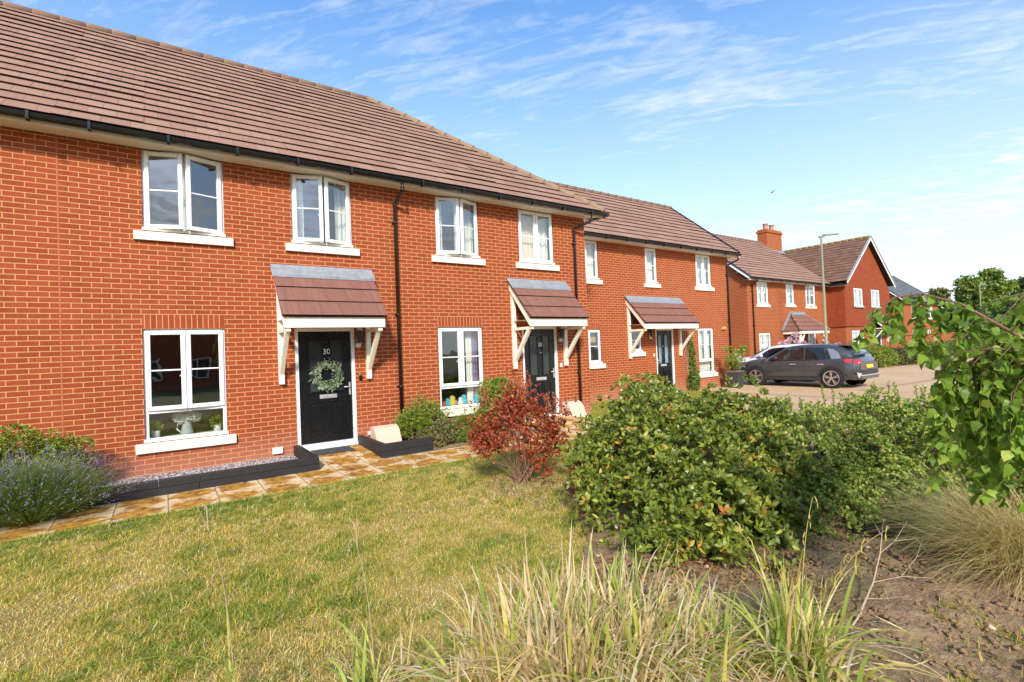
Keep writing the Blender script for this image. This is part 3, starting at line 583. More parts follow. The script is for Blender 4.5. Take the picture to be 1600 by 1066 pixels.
def c28(w, a, b, c, d, y):
    folds(w, b-.13, b, c, d, y+.02, M['purple']); folds(w, b-.30, b-.13, c, d, y, M['net']); folds(w, b-.42, b-.30, c+.25, d, y+.05, M['teal'])
window(h28, *W28, .395, 2.1, 0, kind='pair_low', curtain=c28)
soldier(h30, *W30, 0); soldier(h28, *W28, 0)
door(h30, 1.865, 2.912, 0, '30'); door(h28, 6.77, 7.815, 0, '28')
canopy(h30, 1.531, 3.257, 0); canopy(h28, 6.416, 8.14, 0)
downpipe(h30, 3.765, 0, .03); downpipe(h28, 8.45, 0, .30)

# ------------------------------------------------------------------ third house, set back
Y3 = 1.79
def gable_house(name, x0, x1, y, label, ops, depth, roof, zoff=0.0, cat='house', left=True, right=True, pitch=TANP, ov=.30):
    h = thing(name, (x0, y, G), label, cat); wb = MB(); wall_face(wb, x0, x1, G-.05, 4.86+zoff, y, ops)
    yb = y+depth; ry = y+depth/2; ey = y-.38; ez = EZ+zoff; rz = ez+(ry-ey)*pitch
    wb.face([(x1, yb, G-.05), (x0, yb, G-.05), (x0, yb, 4.86+zoff), (x1, yb, 4.86+zoff)])
    for x in (x0, x1): wb.face([(x, y, G-.05), (x, yb, G-.05), (x, yb, 4.86+zoff), (x, ry, rz-.10), (x, y, 4.86+zoff)])
    wb.build('wall', M['brick'], h); interior(h, x0, x1, y, min(depth-.3, 4.0))
    xl, xr = x0-(ov if left else 0), x1+(ov if right else 0)
    r = MB(); slope(r, (xl, ey, ez), (1, 0, 0), (0, ry-ey, rz-ez), xr-xl, u0=xl+50); slope(r, (xl, 2*ry-ey, ez), (1, 0, 0), (0, ey-ry, rz-ez), xr-xl, u0=xl+50)
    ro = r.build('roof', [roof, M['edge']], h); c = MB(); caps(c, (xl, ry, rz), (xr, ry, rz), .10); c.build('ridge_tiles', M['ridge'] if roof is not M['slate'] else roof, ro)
    for x, on in ((xl, left), (xr-.024, right)):
        if not on: continue
        b = MB()
        for sg in (1, -1):
            e, q = (ry-sg*(ry-ey+.02), ez-.02), (ry, rz-.01)
            b.hexa([(x, e[0], e[1]-.16), (x+.024, e[0], e[1]-.16), (x+.024, q[0], q[1]-.17), (x, q[0], q[1]-.17), (x, e[0], e[1]), (x+.024, e[0], e[1]), (x+.024, q[0], q[1]), (x, q[0], q[1])])
        b.build('barge_board', M['white'], h)
        v = MB(); xx = x-.02 if on and x == xl else x-.01
        for sg in (1, -1): v.bar((xx+.02, ry-sg*(ry-ey+.04), ez+.02), (xx+.02, ry, rz+.03), .055, .07)
        v.build('verge_cap', M['black'], ro)
    eaves(h, xl, xr, y, z=4.84+zoff); gutter(h, xl, xr+.05, y-.40, z=4.855+zoff, ends=(True, True))
    return h, ry, rz
g1, g2, g3 = (10.05, 11.08, 1.05, 2.1), (12.40, 12.95, 1.35, 2.1), (16.03, 16.97, .44, 2.1)
u1, u2, u3 = (10.02, 11.09, 3.64, 4.838), (13.28, 13.87, 3.64, 4.838), (16.06, 16.98, 3.64, 4.838)
h26, _, _ = gable_house('brick_house', 8.87, 18.12, Y3, 'orange brick house set back past number 28, with trellis climber beside its black door', [g1, g2, g3, u1, u2, u3, (13.66, 14.61, 0, 2.1)], 5.36, M['roof'], left=False, ov=.18)
window(h26, *u1, Y3, curtain=net()); window(h26, *u2, Y3, kind='single', curtain=net()); window(h26, *u3, Y3, curtain=net())
def bamboo(w, a, b, c, d, y): folds(w, a, b, d-.36, d, y, M['bamboo'], .004, name='blind')
window(h26, *g1, Y3, curtain=bamboo); window(h26, *g2, Y3, kind='single'); window(h26, *g3, Y3, kind='pair_low', curtain=net())
for g in (g1, g2, g3): soldier(h26, g[0], g[1], Y3)
door(h26, 13.66, 14.61, Y3, None, 'strips', handle_right=False); canopy(h26, 12.22, 15.02, Y3, 3.18, 2.25, .80); downpipe(h26, 17.98, Y3, .22)

# ------------------------------------------------------------------ fourth house: long range with a cross wing
Y4, Z4 = 5.05, -.10
o4 = dict(w1=(26.09, 27.2, 3.5, 4.735), w2=(29.15, 30.05, 3.55, 4.735), w3=(31.46, 32.58, 3.5, 4.735), g1=(26.1, 27.25, .40, 1.95), g2=(31.5, 32.5, .60, 1.95), d=(29.55, 30.45, -.1, 1.95))
h4, ry4, rz4 = gable_house('brick_house', 25.1, 34.12, Y4, 'orange brick house with chimney behind the parked cars, tile-hung cross wing at its right', list(o4.values()), 7.7, M['roof'], Z4, right=False, pitch=.80)
for k in ('w1', 'w2', 'w3', 'g1', 'g2'): window(h4, *o4[k], Y4, kind='single' if k == 'w2' else 'pair', bars='georgian', opening=.6 if k == 'w3' else 0, sash_open=(-.6, .0), curtain=net() if k != 'w3' else None, sill=k[0] == 'w')
door(h4, *o4['d'][:2], Y4, None, 'panel', zt=1.95, zb=-.1); downpipe(h4, 25.55, Y4, -.10, .39); 
ch = MB(); ch.box(34.0, 36.0, 8.55, 9.2, 7.5, 8.95); ch.box(33.94, 36.06, 8.49, 9.26, 8.951, 9.10); ch.box(34.0, 36.0, 8.55, 9.2, 9.101, 9.2); cho = ch.build('chimney', M['brick'], h4)
for x in (34.5, 35.3):
    c = MB(); c.lathe((x, 8.87, 9.19), [(.19, 0), (.16, .1), (.15, .38), (.19, .40), (.19, .45), (.0, .45)], 12); c.build('chimney_pot', plain('clay_pot', (.48, .25, .18), .8), cho)
f = MB(); f.face([(33.9, 8.45, 7.62), (36.1, 8.45, 7.62), (36.1, 8.2, 7.50), (33.9, 8.2, 7.50)]); f.box(33.9, 36.1, 8.43, 8.54, 7.5, 7.75); f.build('flashing', M['lead'], cho)
# cross wing
wx0, wx1, wy, wxc = 34.14, 41.15, 4.05, 37.65; wez, wrz = EZ+Z4, EZ+Z4+3.9*.80
wing_ops = [(35.45, 36.75, 3.46, 4.62), (38.10, 39.45, 3.46, 4.62), (35.0, 36.8, .45, 1.95), (38.6, 39.6, -.1, 1.95)]
wb = MB(); wall_face(wb, wx0, wx1, G-.05, 2.25, wy, wing_ops[2:]); wb.face([(wx0, wy, G-.05), (wx0, Y4, G-.05), (wx0, Y4, 2.25), (wx0, wy, 2.25)])
wb.face([(wx1, wy, G-.05), (wx1, 12.7, G-.05), (wx1, 12.7, 4.7), (wx1, wy, 4.7)]); wb.face([(wx0, 12.7, G-.05), (wx1, 12.7, G-.05), (wx1, 12.7, 4.7), (wxc, 12.7, wrz-.1), (wx0, 12.7, 4.7)]); wb.build('wall', M['brick'], h4)
tb = MB(); yy = wy-.03; wall_face(tb, wx0-.03, wx1+.03, 2.24, 4.70, yy, wing_ops[:2]); tb.face([(wx0-.03, yy, 4.70), (wx1+.03, yy, 4.70), (wxc, yy, wrz-.08)])
tb.face([(wx0-.03, yy, 2.24), (wx0-.03, Y4, 2.24), (wx0-.03, Y4, 4.8), (wx0-.03, yy, 4.8)]); tb.face([(wx0-.03, yy, 2.24), (wx1+.03, yy, 2.24), (wx1+.03, wy, 2.24), (wx0-.03, wy, 2.24)]); tb.build('tile_hanging', M['hung'], h4)
tk = MB(); tk.box(wx0-.07, wx1+.07, wy-.075, wy-.031, 2.20, 2.26); tk.box(wx0-.075, wx0-.031, wy-.07, Y4, 2.20, 2.26); tk.build('tile_kick', M['hung'], h4)
interior(h4, wx0, wx1, wy, 3.0)
for k, o in enumerate(wing_ops[:2]): window(h4, *o, wy-.03, sill=False, curtain=net())
for o in wing_ops[:2]:
    s = MB(); s.box(o[0]-.06, o[1]+.06, wy-.11, wy-.031, o[2]-.09, o[2]-.004); s.build('lead_apron', M['lead'], h4)
window(h4, *wing_ops[2], wy, bars='georgian', sill=False, curtain=net()); door(h4, *wing_ops[3][:2], wy, None, 'panel', zt=1.95, zb=-.1)
hw = wxc-wx0+.25; wr = MB(); ys, ye = wy-.30, 13.0
def wing_slope(sx):
    x_e = wxc-sx*hw; ez = wrz-hw*.80
    slope(wr, (x_e, ys, ez), (0, 1, 0), (sx*hw, 0, hw*.80), ye-ys, u0=60)
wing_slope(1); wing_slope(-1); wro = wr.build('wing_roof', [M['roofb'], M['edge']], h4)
c = MB(); caps(c, (wxc, ys, wrz+.01), (wxc, ye, wrz+.01), .11); c.build('ridge_tiles', plain('lichened_ridge', (.36, .25, .08), .85, .5, 6), wro)
b = MB(); v = MB()
for sg in (1, -1):
    e, q = (wxc-sg*(hw+.02), wrz-hw*.80-.02), (wxc, wrz-.01)
    b.hexa([(e[0], ys-.025, e[1]-.17), (q[0], ys-.025, q[1]-.18), (q[0], ys-.001, q[1]-.18), (e[0], ys-.001, e[1]-.17), (e[0], ys-.025, e[1]), (q[0], ys-.025, q[1]), (q[0], ys-.001, q[1]), (e[0], ys-.001, e[1])])
    v.bar((e[0], ys-.02, e[1]+.04), (q[0], ys-.02, q[1]+.05), .09, .07)
b.build('barge_board', M['white'], h4); v.build('verge_cap', M['lead'], wro)
g = MB(); g.box(wxc-hw-.09, wxc-hw+.03, ys-.02, Y4-.30, wez-.33+.20, wez-.02); g.build('gutter', M['black'], h4)
g = MB(); g.box(wxc-hw+.031, wxc-hw+.055, ys-.0, Y4-.30, wez-.34+.17, wez-.05); g.face([(wxc-hw+.05, ys, 4.72), (wx0, ys, 4.72), (wx0, Y4, 4.72), (wxc-hw+.05, Y4, 4.72)]); g.build('fascia', M['white'], h4)
canopy(h4, 38.1, 40.6, wy, 2.95, 2.10, .80)
# hipped porch roof on posts
px0, px1, pyf = 28.55, 32.05, Y4-1.0; pz = 2.0; pr = MB(); tx0, tx1, tz = 29.55, 30.95, 3.0
slope(pr, (px0, pyf, pz), (1, 0, 0), (0, 1.0, tz-pz), px1-px0, lt=tx0-px0, rt=px1-tx1, gauge=.36, lip=.03)
slope(pr, (px0, Y4, pz), (0, -1, 0), (tx0-px0, 0, tz-pz), 1.0, lt=0, rt=1.0, gauge=.36, lip=.03); slope(pr, (px1, pyf, pz), (0, 1, 0), (tx1-px1, 0, tz-pz), 1.0, lt=1.0, rt=0, gauge=.36, lip=.03)
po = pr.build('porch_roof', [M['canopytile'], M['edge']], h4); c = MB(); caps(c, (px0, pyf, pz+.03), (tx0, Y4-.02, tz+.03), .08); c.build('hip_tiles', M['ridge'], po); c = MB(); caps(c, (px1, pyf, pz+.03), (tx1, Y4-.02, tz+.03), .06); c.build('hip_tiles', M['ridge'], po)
f = MB(); f.box(tx0-.1, tx1+.1, Y4-.12, Y4-.01, tz-.06, tz+.12); f.bar((px0-.05, Y4-.03, pz+.02), (tx0-.05, Y4-.03, tz+.08), .06, .14); f.build('flashing', M['lead'], po)
w = MB(); w.box(px0+.03, px1-.03, pyf+.03, pyf+.06, pz-.16, pz-.01); w.box(px0+.03, px0+.06, pyf+.061, Y4-.01, pz-.16, pz-.01); w.box(px1-.06, px1-.03, pyf+.061, Y4-.01, pz-.16, pz-.01); w.build('fascia_board', M['cream'], po)
for x in (px0+.16, px1-.24):
    w = MB(); w.box(x, x+.09, pyf+.10, pyf+.19, G, pz-.161); w.bar((x+.045, pyf+.14, 1.2), (x+.5 if x < 30 else x-.4, pyf+.14, pz-.17), .07, .07, (0, 1, 0)); w.build('porch_post', M['cream'], po)

# ------------------------------------------------------------------ fifth house, far, slate roof; garden wall; house across the road
h5, _, _ = gable_house('brick_house', 62.0, 72.4, 9.6, 'distant brick house with grey slate roof behind the tile-hung gable', [(64.2, 65.5, 3.3, 4.6), (66.6, 67.9, 3.3, 4.6), (69.4, 70.7, 3.3, 4.6), (64.2, 65.5, .6, 2.0), (68.4, 69.7, .6, 2.0)], 8.0, M['slate'])
for o in ((64.2, 65.5, 3.3, 4.6), (66.6, 67.9, 3.3, 4.6), (69.4, 70.7, 3.3, 4.6), (64.2, 65.5, .6, 2.0), (68.4, 69.7, .6, 2.0)): window(h5, *o, 9.6, curtain=net())
gw = MB(); gw.box(41.9, 57, 4.4, 4.62, G-.05, 1.50); gw.build('garden_wall', M['brick'], None, (41.9, 4.4, G), label='low orange brick garden wall running behind the far hedge', cat='wall')
cp = MB(); cp.box(41.85, 57.05, 4.35, 4.67, 1.502, 1.58); cp.build('coping', M['brick'], bpy.data.objects['garden_wall'])
def across(x0, x1, y, label):
    h = thing('brick_house', (x0, y, G), label, 'house'); w = MB(); w.box(x0, x1, y-8, y, G, 4.9); w.build('wall', M['brick'], h)
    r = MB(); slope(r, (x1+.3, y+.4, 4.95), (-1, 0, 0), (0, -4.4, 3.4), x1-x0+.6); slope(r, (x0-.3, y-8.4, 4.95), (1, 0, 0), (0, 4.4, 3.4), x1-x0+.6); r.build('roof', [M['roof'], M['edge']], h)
    for x in np.arange(x0+1.2, x1-1.5, 2.9):
        for z in (.5, 3.3):
            f = MB(); f.ring(x, x+1.1, z, z+1.3, .09, y, y+.05); f.box(x+.5, x+.6, y, y+.05, z+.09, z+1.21); wo_ = f.build('window', M['upvc'], h); p = MB(); p.box(x+.09, x+1.01, y+.001, y+.02, z+.09, z+1.21); p.build('pane', M['frost'], wo_)
across(2.6, 17.5, -27.0, 'right-hand brick house of two standing across the road behind the photographer')
across(-15, 1.6, -27.0, 'left-hand brick house of two standing across the road behind the photographer')

# ------------------------------------------------------------------ small fixed things by the houses
def wall_light(x, z, y, label):
    t = thing('wall_light', (x, y, z), label, 'wall light', 'glass wall lanterns by the doors')
    b = MB(); b.lathe((x-.03, y-.05, z-.20), [(0, 0), (.055, .01), (.06, .05), (.04, .09), (0, .10)], 12); b.box(x-.045, x+.045, y-.02, y-.002, z-.17, z+.02); b.build('backplate', M['chrome'], t)
    g = MB(); g.lathe((x, y-.075, z-.10), [(0, 0), (.035, 0), (.055, .16), (.045, .22), (0, .24)], 12); g.build('lamp_glass', M['frost'], t)
    g = MB(); g.lathe((x, y-.075, z+.12), [(.07, 0), (.05, .05), (.012, .07), (0, .09)], 12); g.tube([(x, y-.075, z+.16), (x, y-.01, z+.12)], .01, 6); g.build('lamp_cap', M['chrome'], t)
wall_light(2.985, 1.92, 0, 'clear glass and chrome wall lantern right of black door 30')
wall_light(7.90, 1.92, 0, 'clear glass and chrome wall lantern right of black door 28')
wall_light(13.35, 1.95, Y3, 'wall lantern left of the door of the house set back')
def bell(x, z, y, mat, parent):
    b = MB(); b.box(x-.028, x+.028, y-.022, y-.002, z-.05, z+.05); b.lathe((x, y-.023, z-.02), [(.012, 0), (0, .012)], 8); b.build('doorbell', mat, parent, bevel=.004)
bell(3.0, 1.16, 0, M['black'], h30); bell(7.90, 1.16, 0, M['white'], h28); bell(13.53, 1.21, Y3, M['white'], h26)
b = MB(); b.box(1.46, 1.62, -.045, -.002, -.03, .075); b.build('outside_socket', M['white'], h30, bevel=.006)
b = MB(); b.box(3.10, 3.17, -.06, -.002, .09, .15); b.tube([(3.13, -.03, .12), (3.32, -.03, .10)], .014, 6); b.build('overflow_pipe', M['white'], h30)
b = MB(); b.box(17.52, 17.66, 1.70, 1.788, 2.04, 2.14); b.tube([(17.59, 1.70, 2.09), (17.59, 1.66, 2.07)], .03, 8); b.build('security_light', plain('brass', (.55, .40, .12), .4), h26)
def meter_box(x0, x1, y, label, org, hook=False):
    t = thing('gas_meter_box', org, label, 'meter box', 'beige ground meter boxes along the walls')
    yf, zt = y-.42, .27; pr = [(y, zt-.0), (y-.10, zt+.012), (y-.19, zt-.02), (y-.26, zt-.09), (yf, G-.0), (y, G-.0)]
    b = MB(); b.prism(pr, 0, x0, x1); o = b.build('meter_lid', M['meter'], t, bevel=.008)
    b = MB(); b.box(x0+.02, x1-.02, y-.06, y+.02, G, .20); b.build('meter_body', M['meter'], t)
    if hook:
        k = MB(); k.tube([(x0-.012, y-.10, .10), (x0-.05, y-.12, .13), (x0-.06, y-.14, .07), (x0-.012, y-.17, .05)], .012, 6); k.build('latch', M['black'], t)
meter_box(3.06, 3.52, -.27, 'beige curved meter box inside the small black timber planter', (3.29, -.3, G))
meter_box(7.84, 8.28, -.06, 'beige curved meter box right of door 28 below the downpipe', (8.06, -.3, G), True)
meter_box(9.10, 9.5, 1.775, 'beige meter box half hidden behind the corner of number 28', (9.3, 1.5, G))
def bar_box(mb, a, b, z0, z1, t=.10): mb.bar((a[0], a[1], (z0+z1)/2), (b[0], b[1], (z0+z1)/2), t, z1-z0)
def sleeper_bed(label, runs, org):
    t = thing('timber_planter', org, label, 'planter', 'low black timber planters by the doors')
    for a, b, z0, z1 in runs:
        m = MB(); bar_box(m, a, b, z0, z1); m.build('sleeper', M['sleeper'], t, bevel=.006)
sleeper_bed('long low black timber planter filled with pale chippings under the window of number 30', [((-.98, -1.30), (.35, -1.30), G, -.035), ((.354, -1.30), (1.895, -1.30), G, -.035), ((-.98, -1.305), (-.10, -1.305), -.031, .068), ((-.095, -1.302), (1.895, -1.302), -.031, .068), ((1.845, -1.249), (1.845, -.01), G, .07)], (.45, -1.3, G))
sleeper_bed('short black timber planter right of door 30 with a beige meter box inside', [((2.90, -1.22), (3.83, -1.22), G, -.03), ((2.90, -1.222), (3.83, -1.222), -.026, .095), ((2.95, -1.169), (2.95, -.01), G, .098)], (3.3, -1.2, G))
def litter(name, x0, x1, y0, y1, z, n, smin, smax, mats, mi_p, zfun=None, kind='stuff', poly=None, flat=.6, **kw):
    X = rng.uniform(x0, x1, n); Y = rng.uniform(y0, y1, n)
    if poly: k = in_poly(X, Y, poly); X, Y = X[k], Y[k]
    n = len(X); s = rng.uniform(smin, smax, n); oct_ = np.array([(1, 0, 0), (-1, 0, 0), (0, 1, 0), (0, -1, 0), (0, 0, 1), (0, 0, -1)], float)
    a = rng.uniform(0, 6.28, n); V = oct_[None]*s[:, None, None]*rng.uniform(.6, 1.2, (n, 6, 1)); V[:, :, 2] *= flat
    c, d = np.cos(a)[:, None], np.sin(a)[:, None]; V = np.stack([V[:, :, 0]*c-V[:, :, 1]*d, V[:, :, 0]*d+V[:, :, 1]*c, V[:, :, 2]], 2)
    V += np.stack([X, Y, z+s*flat*.3], 1)[:, None]
    F = np.array([(0, 2, 4), (2, 1, 4), (1, 3, 4), (3, 0, 4), (2, 0, 5), (1, 2, 5), (3, 1, 5), (0, 3, 5)]); F = (F[None]+6*np.arange(n)[:, None, None]).reshape(-1, 3)
    mi = np.repeat(rng.choice(len(mats), n, p=mi_p), 8)
    return tri_mesh(name, V.reshape(-1, 3), F, None, mats, None, ((x0+x1)/2, (y0+y1)/2, z), mi, kind=kind, **kw)
g = MB(); g.face([(-.93, -1.25, -.095), (1.79, -1.25, -.095), (1.79, -.003, -.095), (-.93, -.003, -.095)]); g.build('gravel_bed', M['gravel'], None, (0, 0, 0), kind='structure')
litter('slate_chippings', -.9, 1.78, -1.24, -.02, -.092, 5200, .010, .026, [plain('chip_lilac', (.30, .24, .25), .8), plain('chip_pale', (.46, .41, .40), .8), plain('chip_dark', (.14, .11, .115), .8)], [.45, .35, .2], label='pale lilac slate chippings filling the long planter', cat='gravel')
m = MB(); m.box(2.06, 2.70, -.53, -.06, -.066, -.048); m.build('door_mat', M['mat'], None, (2.4, -.3, -.07), bevel=.004, label='dark grey door mat in front of door 30', cat='door mat')
o = bpy.data.objects['door_mat']; o.rotation_euler.x = 0

# things standing on the window boards inside
def pot(x, y, z, r, h, label, group=None, leaf=True):
    t = thing('pot_plant', (x, y, z), label, 'pot plant', group)
    p = MB(); p.lathe((x, y, z), [(0, 0), (r*.8, 0), (r, h), (r*.88, h), (r*.8, h*.9), (0, h*.9)], 14); p.build('pot', M['white'], t)
    return t
def inner_board(house, x0, x1, z, y): b = MB(); b.box(x0, x1, y+.125, y+.36, z-.03, z); b.build('window_board', M['white'], house)
inner_board(h30, -.25, .80, .43, 0); inner_board(h28, 4.64, 5.70, .43, 0); inner_board(h26, 10.06, 11.07, 1.08, Y3)

# ------------------------------------------------------------------ foliage makers
def unit(v): return v/np.maximum(np.linalg.norm(v, axis=-1, keepdims=True), 1e-9)
def rand_dirs(n): return unit(rng.normal(size=(n, 3)))
def leaf_geo(P, D, L_, W_, shape='oval', fold=.12, droop=.12, tw=None):
    n = len(P); D = unit(D); r = rand_dirs(n) if tw is None else tw; side = unit(np.cross(D, r)); nn = np.cross(side, D)
    L_, W_ = np.asarray(L_)[:, None]*np.ones((n, 1)), np.asarray(W_)[:, None]*np.ones((n, 1))
    if shape == 'dia':
        V = np.stack([P, P+D*L_*.5+side*W_*.5, P+D*L_*.5-side*W_*.5+nn*W_*fold, P+D*L_-nn*L_*droop], 1); f = [(0, 1, 2), (1, 3, 2)]
    else:
        a, wa, b, wb = (.35, .5, .72, .40) if shape == 'oval' else (.24, .5, .58, .34)
        V = np.stack([P, P+D*L_*a+side*W_*wa+nn*W_*fold, P+D*L_*a-side*W_*wa+nn*W_*fold, P+D*L_*b+side*W_*wb+nn*(W_*fold-L_*droop*.4), P+D*L_*b-side*W_*wb+nn*(W_*fold-L_*droop*.4), P+D*L_-nn*L_*droop], 1)
        f = [(0, 1, 2), (1, 3, 2), (2, 3, 4), (3, 5, 4)]
    k = V.shape[1]; F = (np.array(f)[None]+k*np.arange(n)[:, None, None]).reshape(-1, 3)
    return V.reshape(-1, 3), F, k
def foliage(name, P, D, L_, W_, mat, parent, tint=None, shape='oval', **kw):
    V, F, k = leaf_geo(P, D, L_, W_, shape); t = rng.random(len(P)) if tint is None else tint
    return tri_mesh(name, V, F, np.repeat(np.clip(t, 0, 1), k), mat, parent, **kw)
def surf(blobs, n, lo=.78, hi=1.04, bump=.10, freq=6, zmin=None):
    blobs = np.asarray(blobs, float); w = blobs[:, 3]*blobs[:, 4]+blobs[:, 4]*blobs[:, 5]+blobs[:, 3]*blobs[:, 5]; k = rng.choice(len(blobs), n*2, p=w/w.sum()); b = blobs[k]
    d = rand_dirs(n*2); s = rng.uniform(lo, hi, (n*2, 1)); p = b[:, :3]+d*b[:, 3:]*s
    p = p+unit(d/b[:, 3:])*(bump*(wav(p[:, 0]+p[:, 2]*.7, p[:, 1]-p[:, 2]*.6, freq, 5)))[:, None]*.6
    ok = p[:, 2] > (G+.02 if zmin is None else zmin)
    for i, q in enumerate(blobs):
        e = (((p-q[:3])/q[3:])**2).sum(1); ok &= (e > lo*lo*.82) | (k == i)
    return p[ok][:n], unit(d/b[:, 3:])[ok][:n]
def whorls(p, d, m, ang, L_, W_, jit=.3, back=.02):
    """m leaves round each shoot tip"""
    n = len(p); ax = unit(d+np.array([0, 0, .7])+rng.normal(size=d.shape)*.35); u = unit(np.cross(ax, rand_dirs(n))); v = np.cross(ax, u)
    P, D = [], []
    for j in range(m):
        a = 2*math.pi*j/m*1.0+rng.uniform(-.4, .4, n); t = ang*rng.uniform(.6, 1.3, n)
        D.append(ax*np.cos(t)[:, None]+(u*np.cos(a)[:, None]+v*np.sin(a)[:, None])*np.sin(t)[:, None]); P.append(p-ax*(rng.uniform(0, back*2, n))[:, None])
    P, D = np.concatenate(P), np.concatenate(D); k = len(P); return P, D, L_*rng.uniform(.65, 1.15, k), W_*rng.uniform(.7, 1.15, k)
def stems_mesh(base, tips, mat, parent, r0=.012, r1=.003, name='stems', bend=.12, n=5, mb=None):
    mb = mb or MB()
    for t in tips:
        b = np.array(base, float)+np.array([rng.normal()*.05, rng.normal()*.05, 0]); mid = b*.45+np.array(t)*.55+rng.normal(size=3)*bend*np.linalg.norm(np.array(t)-b)*.4; mid[2] = max(mid[2], b[2]+.02)
        mb.tube([b, b*.7+mid*.3, mid, mid*.4+np.array(t)*.6, t], [r0, r0*.9, r0*.6, r0*.45, r1], n, False)
    return mb.build(name, mat, parent)
def blades(B, az, lean, Ln, Wd, droop, K=5, tipw=.05, twist=None):
    n = len(B); t = np.linspace(0, 1, K+1)[None, :]; Ln, lean, droop = Ln[:, None], lean[:, None], droop[:, None]
    hz = Ln*(np.sin(lean)*t+droop*.75*t**2.2); vt = Ln*(np.cos(lean)*t-droop*.55*t**2.6-.25*droop*t**4)
    c, s = np.cos(az)[:, None], np.sin(az)[:, None]; C_ = np.stack([B[:, 0:1]+hz*c, B[:, 1:2]+hz*s, B[:, 2:3]+vt], 2)
    tw = az+math.pi/2+(rng.uniform(-.9, .9, n) if twist is None else twist); sd = np.stack([np.cos(tw), np.sin(tw), 0*tw], 1)[:, None]
    w = Wd[:, None]*.5*(np.minimum(1, .55+2.2*t)*(1-t**2.5)+tipw*t); V = np.stack([C_-sd*w[:, :, None], C_+sd*w[:, :, None]], 2).reshape(n, -1, 3)
    f = []
    for i in range(K): f += [(2*i, 2*i+1, 2*i+2), (2*i+1, 2*i+3, 2*i+2)]
    k = 2*(K+1); F = (np.array(f)[None]+k*np.arange(n)[:, None, None]).reshape(-1, 3); return V.reshape(-1, 3), F, k, C_[:, -1]

GREEN = [(0, (.045, .085, .014)), (.35, (.09, .165, .024)), (.7, (.17, .26, .036)), (1, (.28, .35, .06))]
M['laurel'] = leaf_mat('glossy_laurel_leaf', [(0, (0.034, 0.073, 0.013)), (.42, (0.124, 0.189, 0.023)), (.74, (0.260, 0.319, 0.044)), (.93, (0.468, 0.455, 0.078)), (.965, (0.728, 0.390, 0.058)), (1, (0.468, 0.143, 0.039))], .24, .38, .4)
M['hedge'] = leaf_mat('small_hedge_leaf', [(0, (0.070, 0.119, 0.020)), (.4, (0.189, 0.280, 0.039)), (.78, (0.378, 0.462, 0.073)), (.92, (0.616, 0.588, 0.140)), (1, (0.770, 0.420, 0.280))], .28, .5)
M['redleaf'] = leaf_mat('copper_red_leaf', [(0, (.17, .026, .014)), (.5, (.40, .066, .028)), (.82, (.56, .15, .060)), (.95, (.55, .28, .09)), (1, (.26, .28, .05))], .34, .5)
M['green'] = leaf_mat('green_leaf', GREEN)
M['bright'] = leaf_mat('bright_green_leaf', [(0, (0.096, 0.156, 0.018)), (.5, (0.240, 0.324, 0.036)), (1, (0.456, 0.456, 0.072))], .3)
M['varieg'] = leaf_mat('mixed_shrub_leaf', [(0, (.05, .07, .02)), (.4, (.14, .16, .04)), (.75, (.28, .25, .09)), (1, (.45, .28, .14))], .25)
M['dark'] = leaf_mat('dark_leaf', [(0, (0.027, 0.054, 0.015)), (.5, (0.060, 0.112, 0.024)), (1, (0.135, 0.210, 0.045))], .2)
M['lavleaf'] = leaf_mat('lavender_leaf', [(0, (.06, .125, .022)), (.6, (.165, .26, .045)), (1, (.30, .38, .10))], .28, .6)
M['lavflower'] = leaf_mat('lavender_flower', [(0, (.14, .10, .17)), (.5, (.25, .19, .30)), (1, (.42, .35, .42))], .2, .7)
M['birch'] = leaf_mat('birch_leaf', [(0, (0.068, 0.152, 0.020)), (.5, (0.191, 0.325, 0.038)), (.85, (0.382, 0.528, 0.068)), (1, (0.618, 0.652, 0.101))], .48, .42, .3)
M['grass'] = leaf_mat('lawn_blade', [(0, (0.067, 0.201, 0.017)), (.22, (0.188, 0.362, 0.030)), (.42, (0.510, 0.524, 0.065)), (.60, (0.805, 0.578, 0.121)), (.82, (0.930, 0.725, 0.295)), (.93, (0.930, 0.930, 0.563)), (1, (0.510, 0.255, 0.108))], .42, .7, .2)
M['sedge'] = leaf_mat('sedge_blade', [(0, (.12, .26, .022)), (.20, (.38, .52, .05)), (.32, (.70, .66, .10)), (.40, (.88, .66, .26)), (.60, (.93, .78, .46)), (.80, (.74, .50, .22)), (.92, (.93, .88, .68)), (1, (.50, .28, .10))], .45, .5, .3)
M['feather'] = leaf_mat('feather_grass_blade', [(0, (0.300, 0.330, 0.075)), (.4, (0.570, 0.510, 0.150)), (.75, (0.825, 0.630, 0.285)), (1, (0.630, 0.360, 0.180))], .25, .6)
M['sprig'] = leaf_mat('eucalyptus_leaf', [(0, (.09, .17, .09)), (.5, (.24, .33, .18)), (1, (.45, .52, .34))], .2, .6)
M['pink'] = leaf_mat('pink_petal', [(0, (.60, .22, .32)), (.5, (.80, .50, .58)), (1, (.88, .78, .78))], .3)
M['petal'] = leaf_mat('cream_petal', [(0, (.70, .66, .54)), (1, (.88, .86, .78))], .3)

